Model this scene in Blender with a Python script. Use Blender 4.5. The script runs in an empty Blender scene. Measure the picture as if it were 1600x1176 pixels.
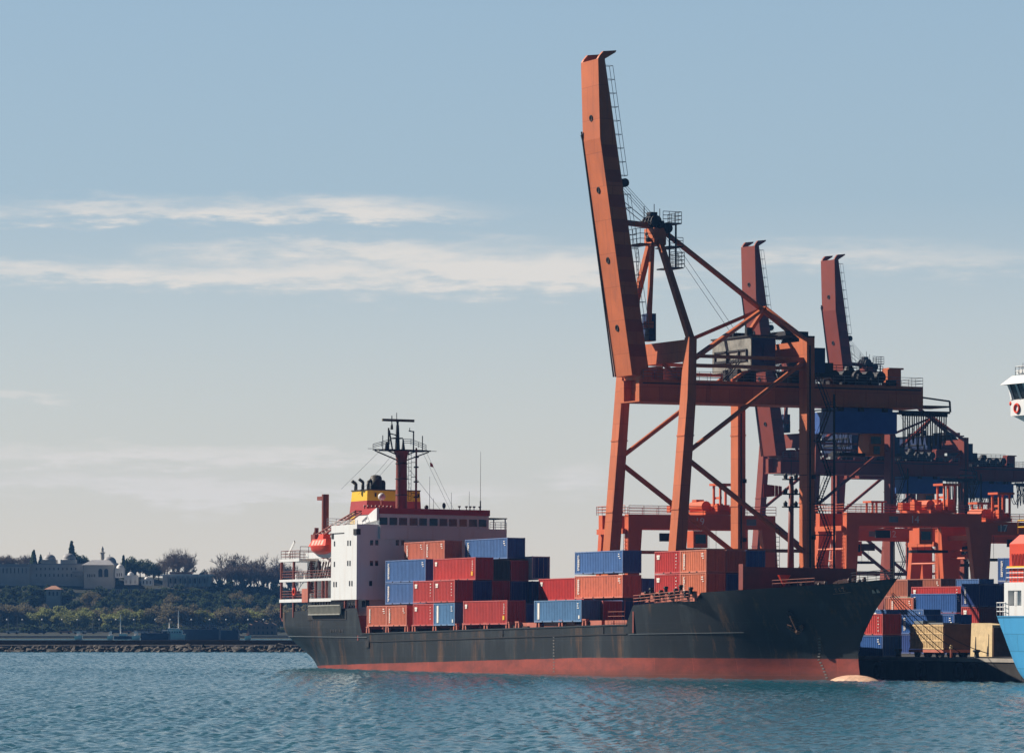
import bpy, math, random
from mathutils import Matrix, Vector, noise as mnoise
R=math.radians
random.seed(7)
S=bpy.context.scene
COL=S.collection

# ------------------------------------------------------------------ camera
FPX,HX,HY,HC=6500.0,800.0,960.0,7.0
cd=bpy.data.cameras.new('camera'); cam=bpy.data.objects.new('camera',cd); COL.objects.link(cam)
cam.location=(0,0,HC); cam.rotation_euler=(R(90),0,0)
cd.sensor_width=36; cd.lens=FPX/1600*36; cd.shift_y=(HY-588)/1600
cd.clip_start=1; cd.clip_end=9000
S.camera=cam

# ------------------------------------------------------------------ sun, sky, exposure
SUN_EL=R(35.5); SAZ=(-0.917,0.398)
sd=bpy.data.lights.new('sun','SUN'); sd.energy=3.5; sd.angle=R(0.5); sd.color=(1.0,0.89,0.76)
so=bpy.data.objects.new('sun',sd); COL.objects.link(so)
tosun=Vector((SAZ[0]*math.cos(SUN_EL),SAZ[1]*math.cos(SUN_EL),math.sin(SUN_EL)))
so.rotation_euler=tosun.to_track_quat('Z','Y').to_euler(); so.location=(-400,300,400)
S.view_settings.view_transform='Standard'; S.view_settings.look='None'
S.view_settings.gamma=1; S.view_settings.use_curve_mapping=False
S.view_settings.exposure=1.2

W=bpy.data.worlds.new('World'); S.world=W; W.use_nodes=True
nt=W.node_tree; N=nt.nodes; L=nt.links
for n in list(N): N.remove(n)
def _nd(t,**k):
    n=N.new(t)
    for a,b in k.items(): setattr(n,a,b)
    return n
def _m(op,a,b=None,c=None):
    n=N.new('ShaderNodeMath'); n.operation=op
    for i,v in enumerate((a,b,c)):
        if v is None: continue
        if isinstance(v,(int,float)): n.inputs[i].default_value=v
        else: L.new(v,n.inputs[i])
    return n.outputs[0]
SKYBACK=(.10,.24,.35); HAZE=.00009
def world_sky():
    out=_nd('ShaderNodeOutputWorld'); bg=_nd('ShaderNodeBackground')
    sky=_nd('ShaderNodeTexSky'); sky.sky_type='NISHITA'; sky.sun_disc=False
    sky.sun_elevation=SUN_EL; sky.sun_rotation=math.atan2(SAZ[0],SAZ[1])
    sky.air_density=1.0; sky.dust_density=0.6; sky.ozone_density=1.5; sky.altitude=0
    tc=_nd('ShaderNodeTexCoord'); sx=_nd('ShaderNodeSeparateXYZ'); L.new(tc.outputs['Generated'],sx.inputs[0])
    X,Y,Z=sx.outputs
    az=_m('ARCTAN2',X,Y); el=_m('ARCSINE',Z)
    # low-elevation tint: a pale warm band that cools upwards, over the sky model
    ramp=_nd('ShaderNodeValToRGB'); cr=ramp.color_ramp
    t=_m('DIVIDE',el,0.5); L.new(t,ramp.inputs[0])
    pts=[(0.0,(6.9,6.2,5.25)),(0.03,(6.6,6.05,5.3)),(0.075,(5.85,5.75,5.3)),(0.14,(4.6,5.15,5.4)),(0.20,(3.25,4.35,5.2)),(0.29,(2.9,4.15,5.25)),(0.34,(2.2,3.3,4.4)),(0.5,(.7,1.2,1.9)),(1.0,(.3,.55,1.0))]
    while len(cr.elements)<len(pts): cr.elements.new(0.5)
    for e,(p,c) in zip(cr.elements,pts): e.position=p; e.color=(c[0]/10,c[1]/10,c[2]/10,1)
    sc=_nd('ShaderNodeVectorMath',operation='SCALE'); L.new(ramp.outputs[0],sc.inputs[0]); sc.inputs['Scale'].default_value=10.0
    mix=_nd('ShaderNodeMix',data_type='RGBA'); mix.inputs[0].default_value=0.85
    L.new(sky.outputs[0],mix.inputs[6]); L.new(sc.outputs[0],mix.inputs[7])
    # the half of the sky ahead, towards the sun, is hazy bright; the half behind is deeper
    ah=_nd('ShaderNodeMapRange',interpolation_type='SMOOTHSTEP'); L.new(Y,ah.inputs[0])
    for i,v in zip((1,2,3,4),(-.05,.97,0.0,1.0)): ah.inputs[i].default_value=v
    tint=_nd('ShaderNodeMix',data_type='RGBA'); L.new(ah.outputs[0],tint.inputs[0]); tint.inputs[6].default_value=(*SKYBACK,1); tint.inputs[7].default_value=(1,1,1,1)
    s2=_nd('ShaderNodeMix',data_type='RGBA',blend_type='MULTIPLY'); s2.inputs[0].default_value=1.0; L.new(mix.outputs[2],s2.inputs[6]); L.new(tint.outputs[2],s2.inputs[7]); base=s2.outputs[2]
    # clouds: thin wisps at fixed bearings and elevations
    cv=_nd('ShaderNodeCombineXYZ'); L.new(_m('MULTIPLY',az,36.0),cv.inputs[0]); L.new(_m('MULTIPLY',el,190.0),cv.inputs[1])
    n1=_nd('ShaderNodeTexNoise'); n1.inputs['Scale'].default_value=1.0; n1.inputs['Detail'].default_value=10; n1.inputs['Roughness'].default_value=0.62
    L.new(cv.outputs[0],n1.inputs['Vector'])
    n2=_nd('ShaderNodeTexNoise'); n2.inputs['Scale'].default_value=2.2; n2.inputs['Detail'].default_value=9; n2.inputs['Roughness'].default_value=0.6
    L.new(cv.outputs[0],n2.inputs['Vector'])
    wa=_m('MULTIPLY_ADD',_m('SUBTRACT',n1.outputs[0],0.5),0.03,az)
    we=_m('MULTIPLY_ADD',_m('SUBTRACT',n2.outputs[0],0.5),0.011,el)
    streaks=[(500,328,190,15,.95),(640,340,120,9,.5),(110,334,130,15,.8),(300,337,120,9,.5),
             (620,432,330,21,1.0),(860,420,190,22,.85),(420,392,150,13,.7),(620,388,130,11,.65),(300,436,120,10,.6),
             (50,428,110,13,.9),(190,428,40,9,.45),(1260,395,130,14,.6),(1480,412,170,18,.65),(800,372,60,5,.3),
             (90,712,260,13,1.05),(130,757,300,11,1.05),(430,772,180,9,1.05),(910,748,45,18,1.05),(310,785,50,16,1.05),(20,621,70,8,1.05),(720,772,90,12,1.05),(500,715,160,10,1.05)]
    tot=None
    for (cx,cy,wx,wy,a) in streaks:
        dx=_m('MULTIPLY',_m('SUBTRACT',wa,(cx-HX)/FPX),FPX/wx)
        dy=_m('MULTIPLY',_m('SUBTRACT',we,(HY-cy)/FPX),FPX/(wy*1.2))
        r2=_m('MULTIPLY_ADD',dx,dx,_m('MULTIPLY',dy,dy))
        g=_m('MULTIPLY',_m('POWER',2.718,_m('MULTIPLY',r2,-0.7)),a)
        tot=g if tot is None else _m('ADD',tot,g)
    # a wider scatter of the same cloud away from the framed part of the sky
    tex=_m('MULTIPLY_ADD',_m('ADD',_m('MULTIPLY',n1.outputs[0],.6),_m('MULTIPLY',n2.outputs[0],.4)),2.6,-.68)
    d=_m('MULTIPLY',tot,tex)
    mr=_nd('ShaderNodeMapRange',interpolation_type='SMOOTHSTEP'); L.new(d,mr.inputs[0])
    for i,v in zip((1,2,3,4),(0.04,0.90,0.0,0.9)): mr.inputs[i].default_value=v
    mc=_nd('ShaderNodeMix',data_type='RGBA'); L.new(mr.outputs[0],mc.inputs[0]); L.new(base,mc.inputs[6])
    mc.inputs[7].default_value=(6.9,6.55,6.1,1)
    L.new(mc.outputs[2],bg.inputs[0]); bg.inputs[1].default_value=0.05
    L.new(bg.outputs[0],out.inputs[0])
world_sky()

# ------------------------------------------------------------------ materials
def mat(name,col,rough=.55,metal=0.0,var=.14,scale=.6,streak=None,sk=.0,skscale=(1.2,1.2,.12),spec=.3,bump=0.0,rnd=0.0,seam=None):
    m=bpy.data.materials.new(name); m.use_nodes=True; t=m.node_tree; n=t.nodes; l=t.links
    b=n['Principled BSDF']; b.inputs['Roughness'].default_value=rough; b.inputs['Metallic'].default_value=metal
    b.inputs['Specular IOR Level'].default_value=spec
    tc=n.new('ShaderNodeTexCoord')
    nz=n.new('ShaderNodeTexNoise'); nz.inputs['Scale'].default_value=scale; nz.inputs['Detail'].default_value=5; nz.inputs['Roughness'].default_value=.65
    l.new(tc.outputs['Object'],nz.inputs['Vector'])
    mr=n.new('ShaderNodeMapRange'); l.new(nz.outputs[0],mr.inputs[0])
    mr.inputs[1].default_value=.3; mr.inputs[2].default_value=.7; mr.inputs[3].default_value=1-var; mr.inputs[4].default_value=1+var
    hsv=n.new('ShaderNodeHueSaturation'); hsv.inputs['Color'].default_value=(*col,1); l.new(mr.outputs[0],hsv.inputs['Value'])
    outc=hsv.outputs[0]
    if rnd:
        oi=n.new('ShaderNodeObjectInfo'); m2=n.new('ShaderNodeMapRange'); l.new(oi.outputs['Random'],m2.inputs[0])
        m2.inputs[3].default_value=1-rnd; m2.inputs[4].default_value=1+rnd
        h2=n.new('ShaderNodeHueSaturation'); l.new(outc,h2.inputs['Color']); l.new(m2.outputs[0],h2.inputs['Value']); outc=h2.outputs[0]
    if streak is not None:
        mp=n.new('ShaderNodeMapping'); mp.inputs['Scale'].default_value=skscale; l.new(tc.outputs['Object'],mp.inputs[0])
        n2=n.new('ShaderNodeTexNoise'); n2.inputs['Scale'].default_value=1; n2.inputs['Detail'].default_value=6; n2.inputs['Roughness'].default_value=.7
        l.new(mp.outputs[0],n2.inputs['Vector'])
        m3=n.new('ShaderNodeMapRange'); l.new(n2.outputs[0],m3.inputs[0]); m3.inputs[1].default_value=.52; m3.inputs[2].default_value=.78; m3.inputs[4].default_value=sk
        mx=n.new('ShaderNodeMix'); mx.data_type='RGBA'; l.new(m3.outputs[0],mx.inputs[0]); l.new(outc,mx.inputs[6]); mx.inputs[7].default_value=(*streak,1)
        outc=mx.outputs[2]
    if seam:
        sp=n.new('ShaderNodeSeparateXYZ'); l.new(tc.outputs['Object'],sp.inputs[0]); ad=n.new('ShaderNodeMath'); ad.operation='ADD'; l.new(sp.outputs[0],ad.inputs[0]); l.new(sp.outputs[1],ad.inputs[1])
        cb=n.new('ShaderNodeCombineXYZ'); l.new(ad.outputs[0],cb.inputs[0]); l.new(sp.outputs[2],cb.inputs[1])
        bk=n.new('ShaderNodeTexBrick'); l.new(cb.outputs[0],bk.inputs['Vector']); bk.inputs['Scale'].default_value=1; bk.inputs['Brick Width'].default_value=seam[0]; bk.inputs['Row Height'].default_value=seam[1]; bk.inputs['Mortar Size'].default_value=.035; bk.inputs['Mortar Smooth'].default_value=.3
        bk.inputs['Color1'].default_value=(1,1,1,1); bk.inputs['Color2'].default_value=(.86,.84,.82,1); bk.inputs['Mortar'].default_value=(.55,.5,.45,1)
        m5=n.new('ShaderNodeMix'); m5.data_type='RGBA'; m5.blend_type='MULTIPLY'; m5.inputs[0].default_value=.8; l.new(outc,m5.inputs[6]); l.new(bk.outputs[0],m5.inputs[7]); outc=m5.outputs[2]
    l.new(outc,b.inputs['Base Color'])
    if bump:
        bp=n.new('ShaderNodeBump'); bp.inputs['Strength'].default_value=bump; bp.inputs['Distance'].default_value=.05; l.new(nz.outputs[0],bp.inputs['Height']); l.new(bp.outputs[0],b.inputs['Normal'])
    return m
RUST=(.11,.045,.02)
M={}
M['crane']=mat('crane_orange_paint',(.50,.13,.046),.55,var=.12,scale=.25,streak=(.22,.08,.05),sk=.6,skscale=(.7,.7,.06),seam=(3.3,4.1))
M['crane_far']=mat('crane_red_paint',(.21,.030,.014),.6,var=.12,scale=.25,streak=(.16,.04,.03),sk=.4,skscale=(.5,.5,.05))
M['rtg']=mat('yard_crane_red_paint',(.56,.105,.036),.55,var=.1,scale=.3)
M['dark_steel']=mat('dark_steel',(.02,.02,.025),.6,var=.2)
M['black']=mat('black_paint',(.012,.012,.014),.6,var=.2)
M['navy']=mat('navy_paint',(.012,.03,.10),.5,var=.15)
M['blue_cab']=mat('blue_cab_paint',(.035,.10,.33),.5,var=.12)
M['house_grey']=mat('weathered_grey_sheet',(.23,.23,.21),.7,var=.35,scale=.9,streak=(.03,.03,.03),sk=.8,skscale=(.7,.7,.5))
M['cable']=mat('cable_grey',(.09,.10,.11),.5,var=.05)
M['galv']=mat('galvanised_steel',(.16,.19,.21),.5,var=.1)
M['white']=mat('ship_white_paint',(.655,.675,.69),.5,var=.03,scale=.4,streak=(.45,.33,.25),sk=.4,skscale=(1.2,1.2,.1))
M['ship_red']=mat('ship_red_band',(.38,.03,.03),.5,var=.08)
M['ship_brown']=mat('ship_red_brown_paint',(.20,.045,.035),.55,var=.15,streak=(.09,.03,.02),sk=.4)
M['salmon']=mat('deck_salmon_paint',(.42,.13,.09),.6,var=.2,streak=(.2,.08,.05),sk=.5)
M['window']=mat('window_glass_dark',(.015,.018,.022),.12,var=.05,spec=.6)
M['window_red']=mat('window_curtained',(.05,.016,.016),.2,var=.2,spec=.6)
M['yellow']=mat('funnel_yellow',(.72,.46,.03),.5,var=.06)
M['funnel_red']=mat('funnel_red',(.36,.045,.045),.5,var=.08)
M['soot']=mat('sooty_metal',(.06,.055,.045),.55,var=.3,scale=1.2)
M['lifeboat']=mat('lifeboat_orange_red',(.72,.06,.025),.4,var=.06)
M['deck']=mat('deck_dark_red',(.11,.035,.03),.7,var=.25)
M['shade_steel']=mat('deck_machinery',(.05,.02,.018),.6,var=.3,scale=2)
M['gangway']=mat('gangway_aluminium',(.30,.30,.27),.5,var=.15,scale=2)
M['anchor']=mat('anchor_rust',(.13,.06,.035),.8,var=.35,scale=2)
M['mark_white']=mat('marking_white',(.72,.70,.66),.6,var=.12,scale=3)
M['mark_dim']=mat('marking_faded',(.50,.36,.30),.6,var=.2,scale=3)
M['draught']=mat('draught_mark_worn',(.16,.15,.14),.7,var=.3,scale=2)
M['name_dim']=mat('name_paint_worn',(.30,.17,.12),.6,var=.3,scale=3)
M['mark_yellow']=mat('marking_yellow',(.62,.36,.03),.6,var=.1)
M['yard']=mat('yard_asphalt',(.055,.052,.05),.9,var=.3,scale=.2)
M['concrete']=mat('quay_concrete',(.30,.28,.25),.85,var=.2,scale=.5)
M['quay_face']=mat('quay_wall_dark',(.028,.026,.024),.9,var=.5,scale=.4,streak=(.075,.065,.055),sk=.7,skscale=(.6,.6,.15))
M['rubber']=mat('rubber',(.012,.012,.012),.8,var=.2)
M['wood']=mat('pale_timber',(.62,.45,.24),.75,var=.2,scale=1.5)
M['tan']=mat('tan_tarpaulin',(.58,.45,.26),.8,var=.2,scale=1.2)
M['brown_box']=mat('brown_tarpaulin',(.10,.05,.03),.8,var=.25,scale=1.2)
M['blue_hull']=mat('bright_blue_hull',(.065,.33,.62),.4,seam=(5,1.7),var=.05,scale=.5,streak=(.05,.20,.42),sk=.4,skscale=(.8,.8,.1))
M['bright_red']=mat('bright_red_paint',(.62,.06,.025),.45,var=.06)
M['rope']=mat('mooring_rope',(.035,.03,.028),.9,var=.1)
M['stone']=mat('palace_stone',(.52,.50,.46),.85,var=.14,scale=.25)
M['stone2']=mat('wall_stone_dark',(.30,.29,.28),.9,var=.2,scale=.2)
M['lead']=mat('lead_roof',(.32,.32,.33),.6,var=.1,scale=.4)
M['tile']=mat('clay_tile_roof',(.40,.21,.14),.8,var=.12)
M['bldg_win']=mat('dark_opening',(.035,.035,.04),.4,var=.1)
M['rock']=mat('breakwater_rock',(.10,.09,.08),.9,var=.6,scale=.35,rnd=.2)
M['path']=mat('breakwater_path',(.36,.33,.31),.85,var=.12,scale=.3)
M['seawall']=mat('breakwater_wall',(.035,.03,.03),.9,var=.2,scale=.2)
M['hill']=mat('hill_ground',(.016,.021,.013),.95,var=.35,scale=.03)
M['bark']=mat('bark',(.10,.08,.06),.9,var=.2)
M['twig']=mat('bare_twigs',(.19,.15,.12),.9,var=.2)
M['leaf_g']=mat('spring_leaves',(.20,.22,.075),.8,var=.22,scale=.35,rnd=.2)
M['leaf_y']=mat('young_leaves_brown',(.17,.15,.085),.8,var=.22,scale=.35,rnd=.2)
M['leaf_d']=mat('evergreen_leaves',(.045,.065,.028),.8,var=.4,scale=.35,rnd=.2)
M['far_white']=mat('far_ship_white',(.82,.80,.77),.6,var=.06)
M['far_blue']=mat('far_barge_blue',(.02,.045,.10),.7,var=.15)
M['brick']=mat('far_brick',(.30,.19,.14),.85,var=.15)
M['lamp']=mat('street_lamp_paint',(.16,.17,.17),.5,var=.05)
for k in ('leaf_g','leaf_y','leaf_d'):
    t=M[k].node_tree; b=t.nodes['Principled BSDF']; tl=t.nodes.new('ShaderNodeBsdfTranslucent'); mx=t.nodes.new('ShaderNodeMixShader'); mx.inputs[0].default_value=.55
    t.links.new(b.inputs['Base Color'].links[0].from_socket,tl.inputs[0]); t.links.new(b.outputs[0],mx.inputs[1]); t.links.new(tl.outputs[0],mx.inputs[2]); t.links.new(mx.outputs[0],t.nodes['Material Output'].inputs[0])
CC={'red':(.43,.040,.034),'dred':(.30,.028,.026),'orange':(.50,.13,.075),'rust':(.55,.15,.085),'orange2':(.54,.15,.075),'blue':(.055,.135,.33),'sky':(.08,.19,.36),
    'navy':(.018,.05,.20),'green':(.03,.06,.05),'grey':(.48,.53,.52),'brown':(.34,.10,.055),'mint':(.36,.50,.38),'rblue':(.02,.085,.28),'vred':(.46,.030,.026)}
for k,c in CC.items():
    hv=k=='rust'
    M['c_'+k]=mat('container_paint_'+k,c,.6,spec=.2,var=.17,scale=.7,streak=tuple(x*(.30 if hv else .5)+.03 for x in c),sk=.95 if hv else .7,skscale=(2.2,2.2,.55 if hv else .2),rnd=.07)
    M['f_'+k]=mat('container_frame_'+k,tuple(min(1,x*.9+.06) for x in c),.55,var=.15,scale=1.5,rnd=.07)

def hull_mat(name,zb,upper,lower,stripe=None):
    m=mat(name,upper,.5,var=.22,scale=.12,streak=(.068,.082,.09),sk=.6,skscale=(.28,.28,.05),spec=.22)
    t=m.node_tree; n=t.nodes; l=t.links; b=n['Principled BSDF']
    old=b.inputs['Base Color'].links[0].from_socket
    tc=n.new('ShaderNodeTexCoord'); sp=n.new('ShaderNodeSeparateXYZ'); l.new(tc.outputs['Object'],sp.inputs[0])
    # rust runs
    mp=n.new('ShaderNodeMapping'); mp.inputs['Scale'].default_value=(.38,.38,.05); l.new(tc.outputs['Object'],mp.inputs[0])
    nz=n.new('ShaderNodeTexNoise'); nz.inputs['Scale'].default_value=1; nz.inputs['Detail'].default_value=6; nz.inputs['Roughness'].default_value=.75; l.new(mp.outputs[0],nz.inputs['Vector'])
    mr=n.new('ShaderNodeMapRange'); l.new(nz.outputs[0],mr.inputs[0]); mr.inputs[1].default_value=.53; mr.inputs[2].default_value=.70; mr.inputs[4].default_value=.8
    mx=n.new('ShaderNodeMix'); mx.data_type='RGBA'; l.new(mr.outputs[0],mx.inputs[0]); l.new(old,mx.inputs[6]); mx.inputs[7].default_value=(.15,.075,.035,1)
    # boot topping
    wob=n.new('ShaderNodeTexNoise'); wob.inputs['Scale'].default_value=.5; wob.inputs['Detail'].default_value=4; l.new(tc.outputs['Object'],wob.inputs['Vector'])
    ad=n.new('ShaderNodeMath'); ad.operation='MULTIPLY_ADD'; l.new(wob.outputs[0],ad.inputs[0]); ad.inputs[1].default_value=-.12
    aft=n.new('ShaderNodeMapRange'); l.new(sp.outputs[0],aft.inputs[0])
    for i_,v_ in zip((1,2,3,4),(-128,-44,1.22,0.0)): aft.inputs[i_].default_value=v_
    az_=n.new('ShaderNodeMath'); az_.operation='ADD'; l.new(sp.outputs[2],az_.inputs[0]); l.new(aft.outputs[0],az_.inputs[1]); l.new(az_.outputs[0],ad.inputs[2])
    st=n.new('ShaderNodeMapRange'); l.new(ad.outputs[0],st.inputs[0]); st.inputs[1].default_value=zb-.02; st.inputs[2].default_value=zb+.04
    lo=n.new('ShaderNodeTexNoise'); lo.inputs['Scale'].default_value=.35; lo.inputs['Detail'].default_value=7; lo.inputs['Roughness'].default_value=.7
    mpl=n.new('ShaderNodeMapping'); mpl.inputs['Scale'].default_value=(1,1,2.2); l.new(tc.outputs['Object'],mpl.inputs[0]); l.new(mpl.outputs[0],lo.inputs['Vector'])
    rr=n.new('ShaderNodeValToRGB'); l.new(lo.outputs[0],rr.inputs[0])
    rr.color_ramp.elements[0].position=.32; rr.color_ramp.elements[0].color=(lower[0]*.55,lower[1]*.7,lower[2]*.8,1)
    rr.color_ramp.elements[1].position=.62; rr.color_ramp.elements[1].color=(*lower,1)
    m2=n.new('ShaderNodeMix'); m2.data_type='RGBA'; l.new(st.outputs[0],m2.inputs[0]); l.new(rr.outputs[0],m2.inputs[6]); l.new(mx.outputs[2],m2.inputs[7])
    # plate seams
    cb=n.new('ShaderNodeCombineXYZ'); l.new(sp.outputs[0],cb.inputs[0]); l.new(sp.outputs[2],cb.inputs[1])
    bk=n.new('ShaderNodeTexBrick'); l.new(cb.outputs[0],bk.inputs['Vector']); bk.inputs['Scale'].default_value=1; bk.inputs['Brick Width'].default_value=6.4; bk.inputs['Row Height'].default_value=1.9; bk.inputs['Mortar Size'].default_value=.035; bk.inputs['Mortar Smooth'].default_value=.4
    bk.inputs['Color1'].default_value=(1,1,1,1); bk.inputs['Color2'].default_value=(.80,.80,.80,1); bk.inputs['Mortar'].default_value=(1.5,1.45,1.4,1)
    m5=n.new('ShaderNodeMix'); m5.data_type='RGBA'; m5.blend_type='MULTIPLY'; m5.inputs[0].default_value=.75; l.new(m2.outputs[2],m5.inputs[6]); l.new(bk.outputs[0],m5.inputs[7])
    # green-black slime and salt just above the water
    sl=n.new('ShaderNodeMapRange'); l.new(ad.outputs[0],sl.inputs[0])
    for i_,v_ in zip((1,2,3,4),(-.2,.55,.75,0.0)): sl.inputs[i_].default_value=v_
    m6=n.new('ShaderNodeMix'); m6.data_type='RGBA'; l.new(sl.outputs[0],m6.inputs[0]); l.new(m5.outputs[2],m6.inputs[6]); m6.inputs[7].default_value=(.10,.035,.025,1)
    l.new(m6.outputs[2],b.inputs['Base Color'])
    return m
M['hull']=hull_mat('cargo_hull_paint',1.74,(.0125,.017,.021),(.31,.062,.042))
M['hull_up']=mat('cargo_hull_grey_black',(.026,.032,.037),.4,var=.18,scale=.12,streak=(.075,.078,.075),sk=.5,skscale=(.28,.28,.035))

def water_mat():
    m=bpy.data.materials.new('sea_water'); m.use_nodes=True; t=m.node_tree; n=t.nodes; l=t.links
    b=n['Principled BSDF']; b.inputs['Base Color'].default_value=(.017,.092,.130,1); b.inputs['Roughness'].default_value=.14; b.inputs['Specular IOR Level'].default_value=.30
    b.inputs['IOR'].default_value=1.333
    geo=n.new('ShaderNodeNewGeometry')
    acc=None
    for (sc,amp,det,rot) in (((.9,1.2,1),.10,3,-15),((2.8,2.8,1),.12,2,40)):
        mp=n.new('ShaderNodeMapping'); mp.inputs['Scale'].default_value=sc; mp.inputs['Rotation'].default_value=(0,0,R(rot)); l.new(geo.outputs['Position'],mp.inputs[0])
        nz=n.new('ShaderNodeTexNoise'); nz.inputs['Scale'].default_value=1; nz.inputs['Detail'].default_value=det; nz.inputs['Roughness'].default_value=.55; l.new(mp.outputs[0],nz.inputs['Vector'])
        v=n.new('ShaderNodeVectorMath'); v.operation='SUBTRACT'; l.new(nz.outputs['Color'],v.inputs[0]); v.inputs[1].default_value=(.5,.5,.5)
        w=n.new('ShaderNodeVectorMath'); w.operation='MULTIPLY'; l.new(v.outputs[0],w.inputs[0]); w.inputs[1].default_value=(amp*WAVE,amp*WAVE,0)
        if acc is None: acc=w.outputs[0]
        else:
            q=n.new('ShaderNodeVectorMath'); q.operation='ADD'; l.new(acc,q.inputs[0]); l.new(w.outputs[0],q.inputs[1]); acc=q.outputs[0]
    q=n.new('ShaderNodeVectorMath'); q.operation='ADD'; l.new(acc,q.inputs[0]); l.new(geo.outputs['Normal'],q.inputs[1])
    q2=n.new('ShaderNodeVectorMath'); q2.operation='NORMALIZE'; l.new(q.outputs[0],q2.inputs[0]); l.new(q2.outputs[0],b.inputs['Normal'])
    return m
WAVE=1.9
M['water']=water_mat()

# ------------------------------------------------------------------ mesh builder
class MB:
    def __init__(s): s.v=[]; s.f=[]
    def add(s,vs,fs):
        o=len(s.v); s.v+= [tuple(v) for v in vs]; s.f+=[tuple(o+i for i in f) for f in fs]; return s
    def box(s,a,b):
        (x0,y0,z0),(x1,y1,z1)=a,b
        x0,x1=min(x0,x1),max(x0,x1);y0,y1=min(y0,y1),max(y0,y1);z0,z1=min(z0,z1),max(z0,z1)
        return s.add([(x0,y0,z0),(x1,y0,z0),(x1,y1,z0),(x0,y1,z0),(x0,y0,z1),(x1,y0,z1),(x1,y1,z1),(x0,y1,z1)],
            [(0,3,2,1),(4,5,6,7),(0,1,5,4),(1,2,6,5),(2,3,7,6),(3,0,4,7)])
    def hexa(s,low,high):   # two quads
        return s.add(list(low)+list(high),[(0,3,2,1),(4,5,6,7),(0,1,5,4),(1,2,6,5),(2,3,7,6),(3,0,4,7)])
    def beam(s,p,q,w,h,up=(0,0,1),w2=None,h2=None):
        p=Vector(p);q=Vector(q);d=(q-p).normalized();u=Vector(up)
        if abs(d.dot(u))>.99: u=Vector((1,0,0))
        x=d.cross(u).normalized();y=x.cross(d).normalized()
        w2=w if w2 is None else w2; h2=h if h2 is None else h2
        lo=[p+x*a*w/2+y*b*h/2 for a,b in ((-1,-1),(1,-1),(1,1),(-1,1))]
        hi=[q+x*a*w2/2+y*b*h2/2 for a,b in ((-1,-1),(1,-1),(1,1),(-1,1))]
        return s.hexa(lo,hi)
    def tube(s,p,q,r,n=6,r2=None,cap=True):
        p=Vector(p);q=Vector(q);d=(q-p).normalized();u=Vector((0,0,1))
        if abs(d.dot(u))>.99: u=Vector((1,0,0))
        x=d.cross(u).normalized();y=x.cross(d).normalized(); r2=r if r2 is None else r2
        vs=[];
        for k in range(n):
            a=2*math.pi*k/n; c=x*math.cos(a)+y*math.sin(a); vs+=[p+c*r,q+c*r2]
        fs=[(2*k,2*((k+1)%n),2*((k+1)%n)+1,2*k+1) for k in range(n)]
        if cap: fs+=[tuple(2*k for k in range(n))[::-1],tuple(2*k+1 for k in range(n))]
        return s.add(vs,fs)
    def path(s,pts,r,n=5):
        for a,b in zip(pts,pts[1:]): s.tube(a,b,r,n)
        return s
    def prism(s,poly,axis,a,b):   # poly 2D in the two other axes, order kept
        def P(u,v,w):
            return {0:(w,u,v),1:(u,w,v),2:(u,v,w)}[axis]
        n=len(poly); vs=[P(u,v,a) for u,v in poly]+[P(u,v,b) for u,v in poly]
        fs=[tuple(range(n))[::-1],tuple(range(n,2*n))]+[(k,(k+1)%n,n+(k+1)%n,n+k) for k in range(n)]
        return s.add(vs,fs)
    def lathe(s,prof,c=(0,0,0),n=16):
        vs=[];fs=[];m=len(prof)
        for r,z in prof:
            for k in range(n):
                a=2*math.pi*k/n; vs.append((c[0]+r*math.cos(a),c[1]+r*math.sin(a),c[2]+z))
        for i in range(m-1):
            for k in range(n): fs.append((i*n+k,i*n+(k+1)%n,(i+1)*n+(k+1)%n,(i+1)*n+k))
        return s.add(vs,fs)
    def ball(s,c,r,n=10,m=6,sz=None):
        sz=sz or (r,r,r); vs=[(c[0],c[1],c[2]-sz[2])];fs=[]
        for i in range(1,m):
            b=-math.pi/2+math.pi*i/m
            for k in range(n):
                a=2*math.pi*k/n; vs.append((c[0]+sz[0]*math.cos(b)*math.cos(a),c[1]+sz[1]*math.cos(b)*math.sin(a),c[2]+sz[2]*math.sin(b)))
        vs.append((c[0],c[1],c[2]+sz[2])); T=len(vs)-1
        for k in range(n):
            fs.append((0,1+(k+1)%n,1+k)); fs.append((T,1+(m-2)*n+k,1+(m-2)*n+(k+1)%n))
            for i in range(m-2): fs.append((1+i*n+k,1+i*n+(k+1)%n,1+(i+1)*n+(k+1)%n,1+(i+1)*n+k))
        return s.add(vs,fs)
    def torus(s,c,Rr,r,axis=1,n=16,m=6):
        vs=[];fs=[]
        for i in range(n):
            a=2*math.pi*i/n
            for j in range(m):
                b=2*math.pi*j/m; q=Rr+r*math.cos(b); u,v,w=q*math.cos(a),q*math.sin(a),r*math.sin(b)
                p={0:(w,u,v),1:(u,w,v),2:(u,v,w)}[axis]; vs.append((c[0]+p[0],c[1]+p[1],c[2]+p[2]))
        for i in range(n):
            for j in range(m): fs.append((i*m+j,((i+1)%n)*m+j,((i+1)%n)*m+(j+1)%m,i*m+(j+1)%m))
        return s.add(vs,fs)
    def rail(s,pts,h=1.05,step=1.6,r=.035,bars=3):
        for a,b in zip(pts,pts[1:]):
            a=Vector(a);b=Vector(b);n=max(1,round((b-a).length/step))
            for k in range(n+1):
                p=a.lerp(b,k/n); s.tube(p,p+Vector((0,0,h)),r,4,cap=False)
            for k in range(1,bars+1):
                z=Vector((0,0,h*k/bars)); s.tube(a+z,b+z,r,4,cap=False)
        return s
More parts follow.
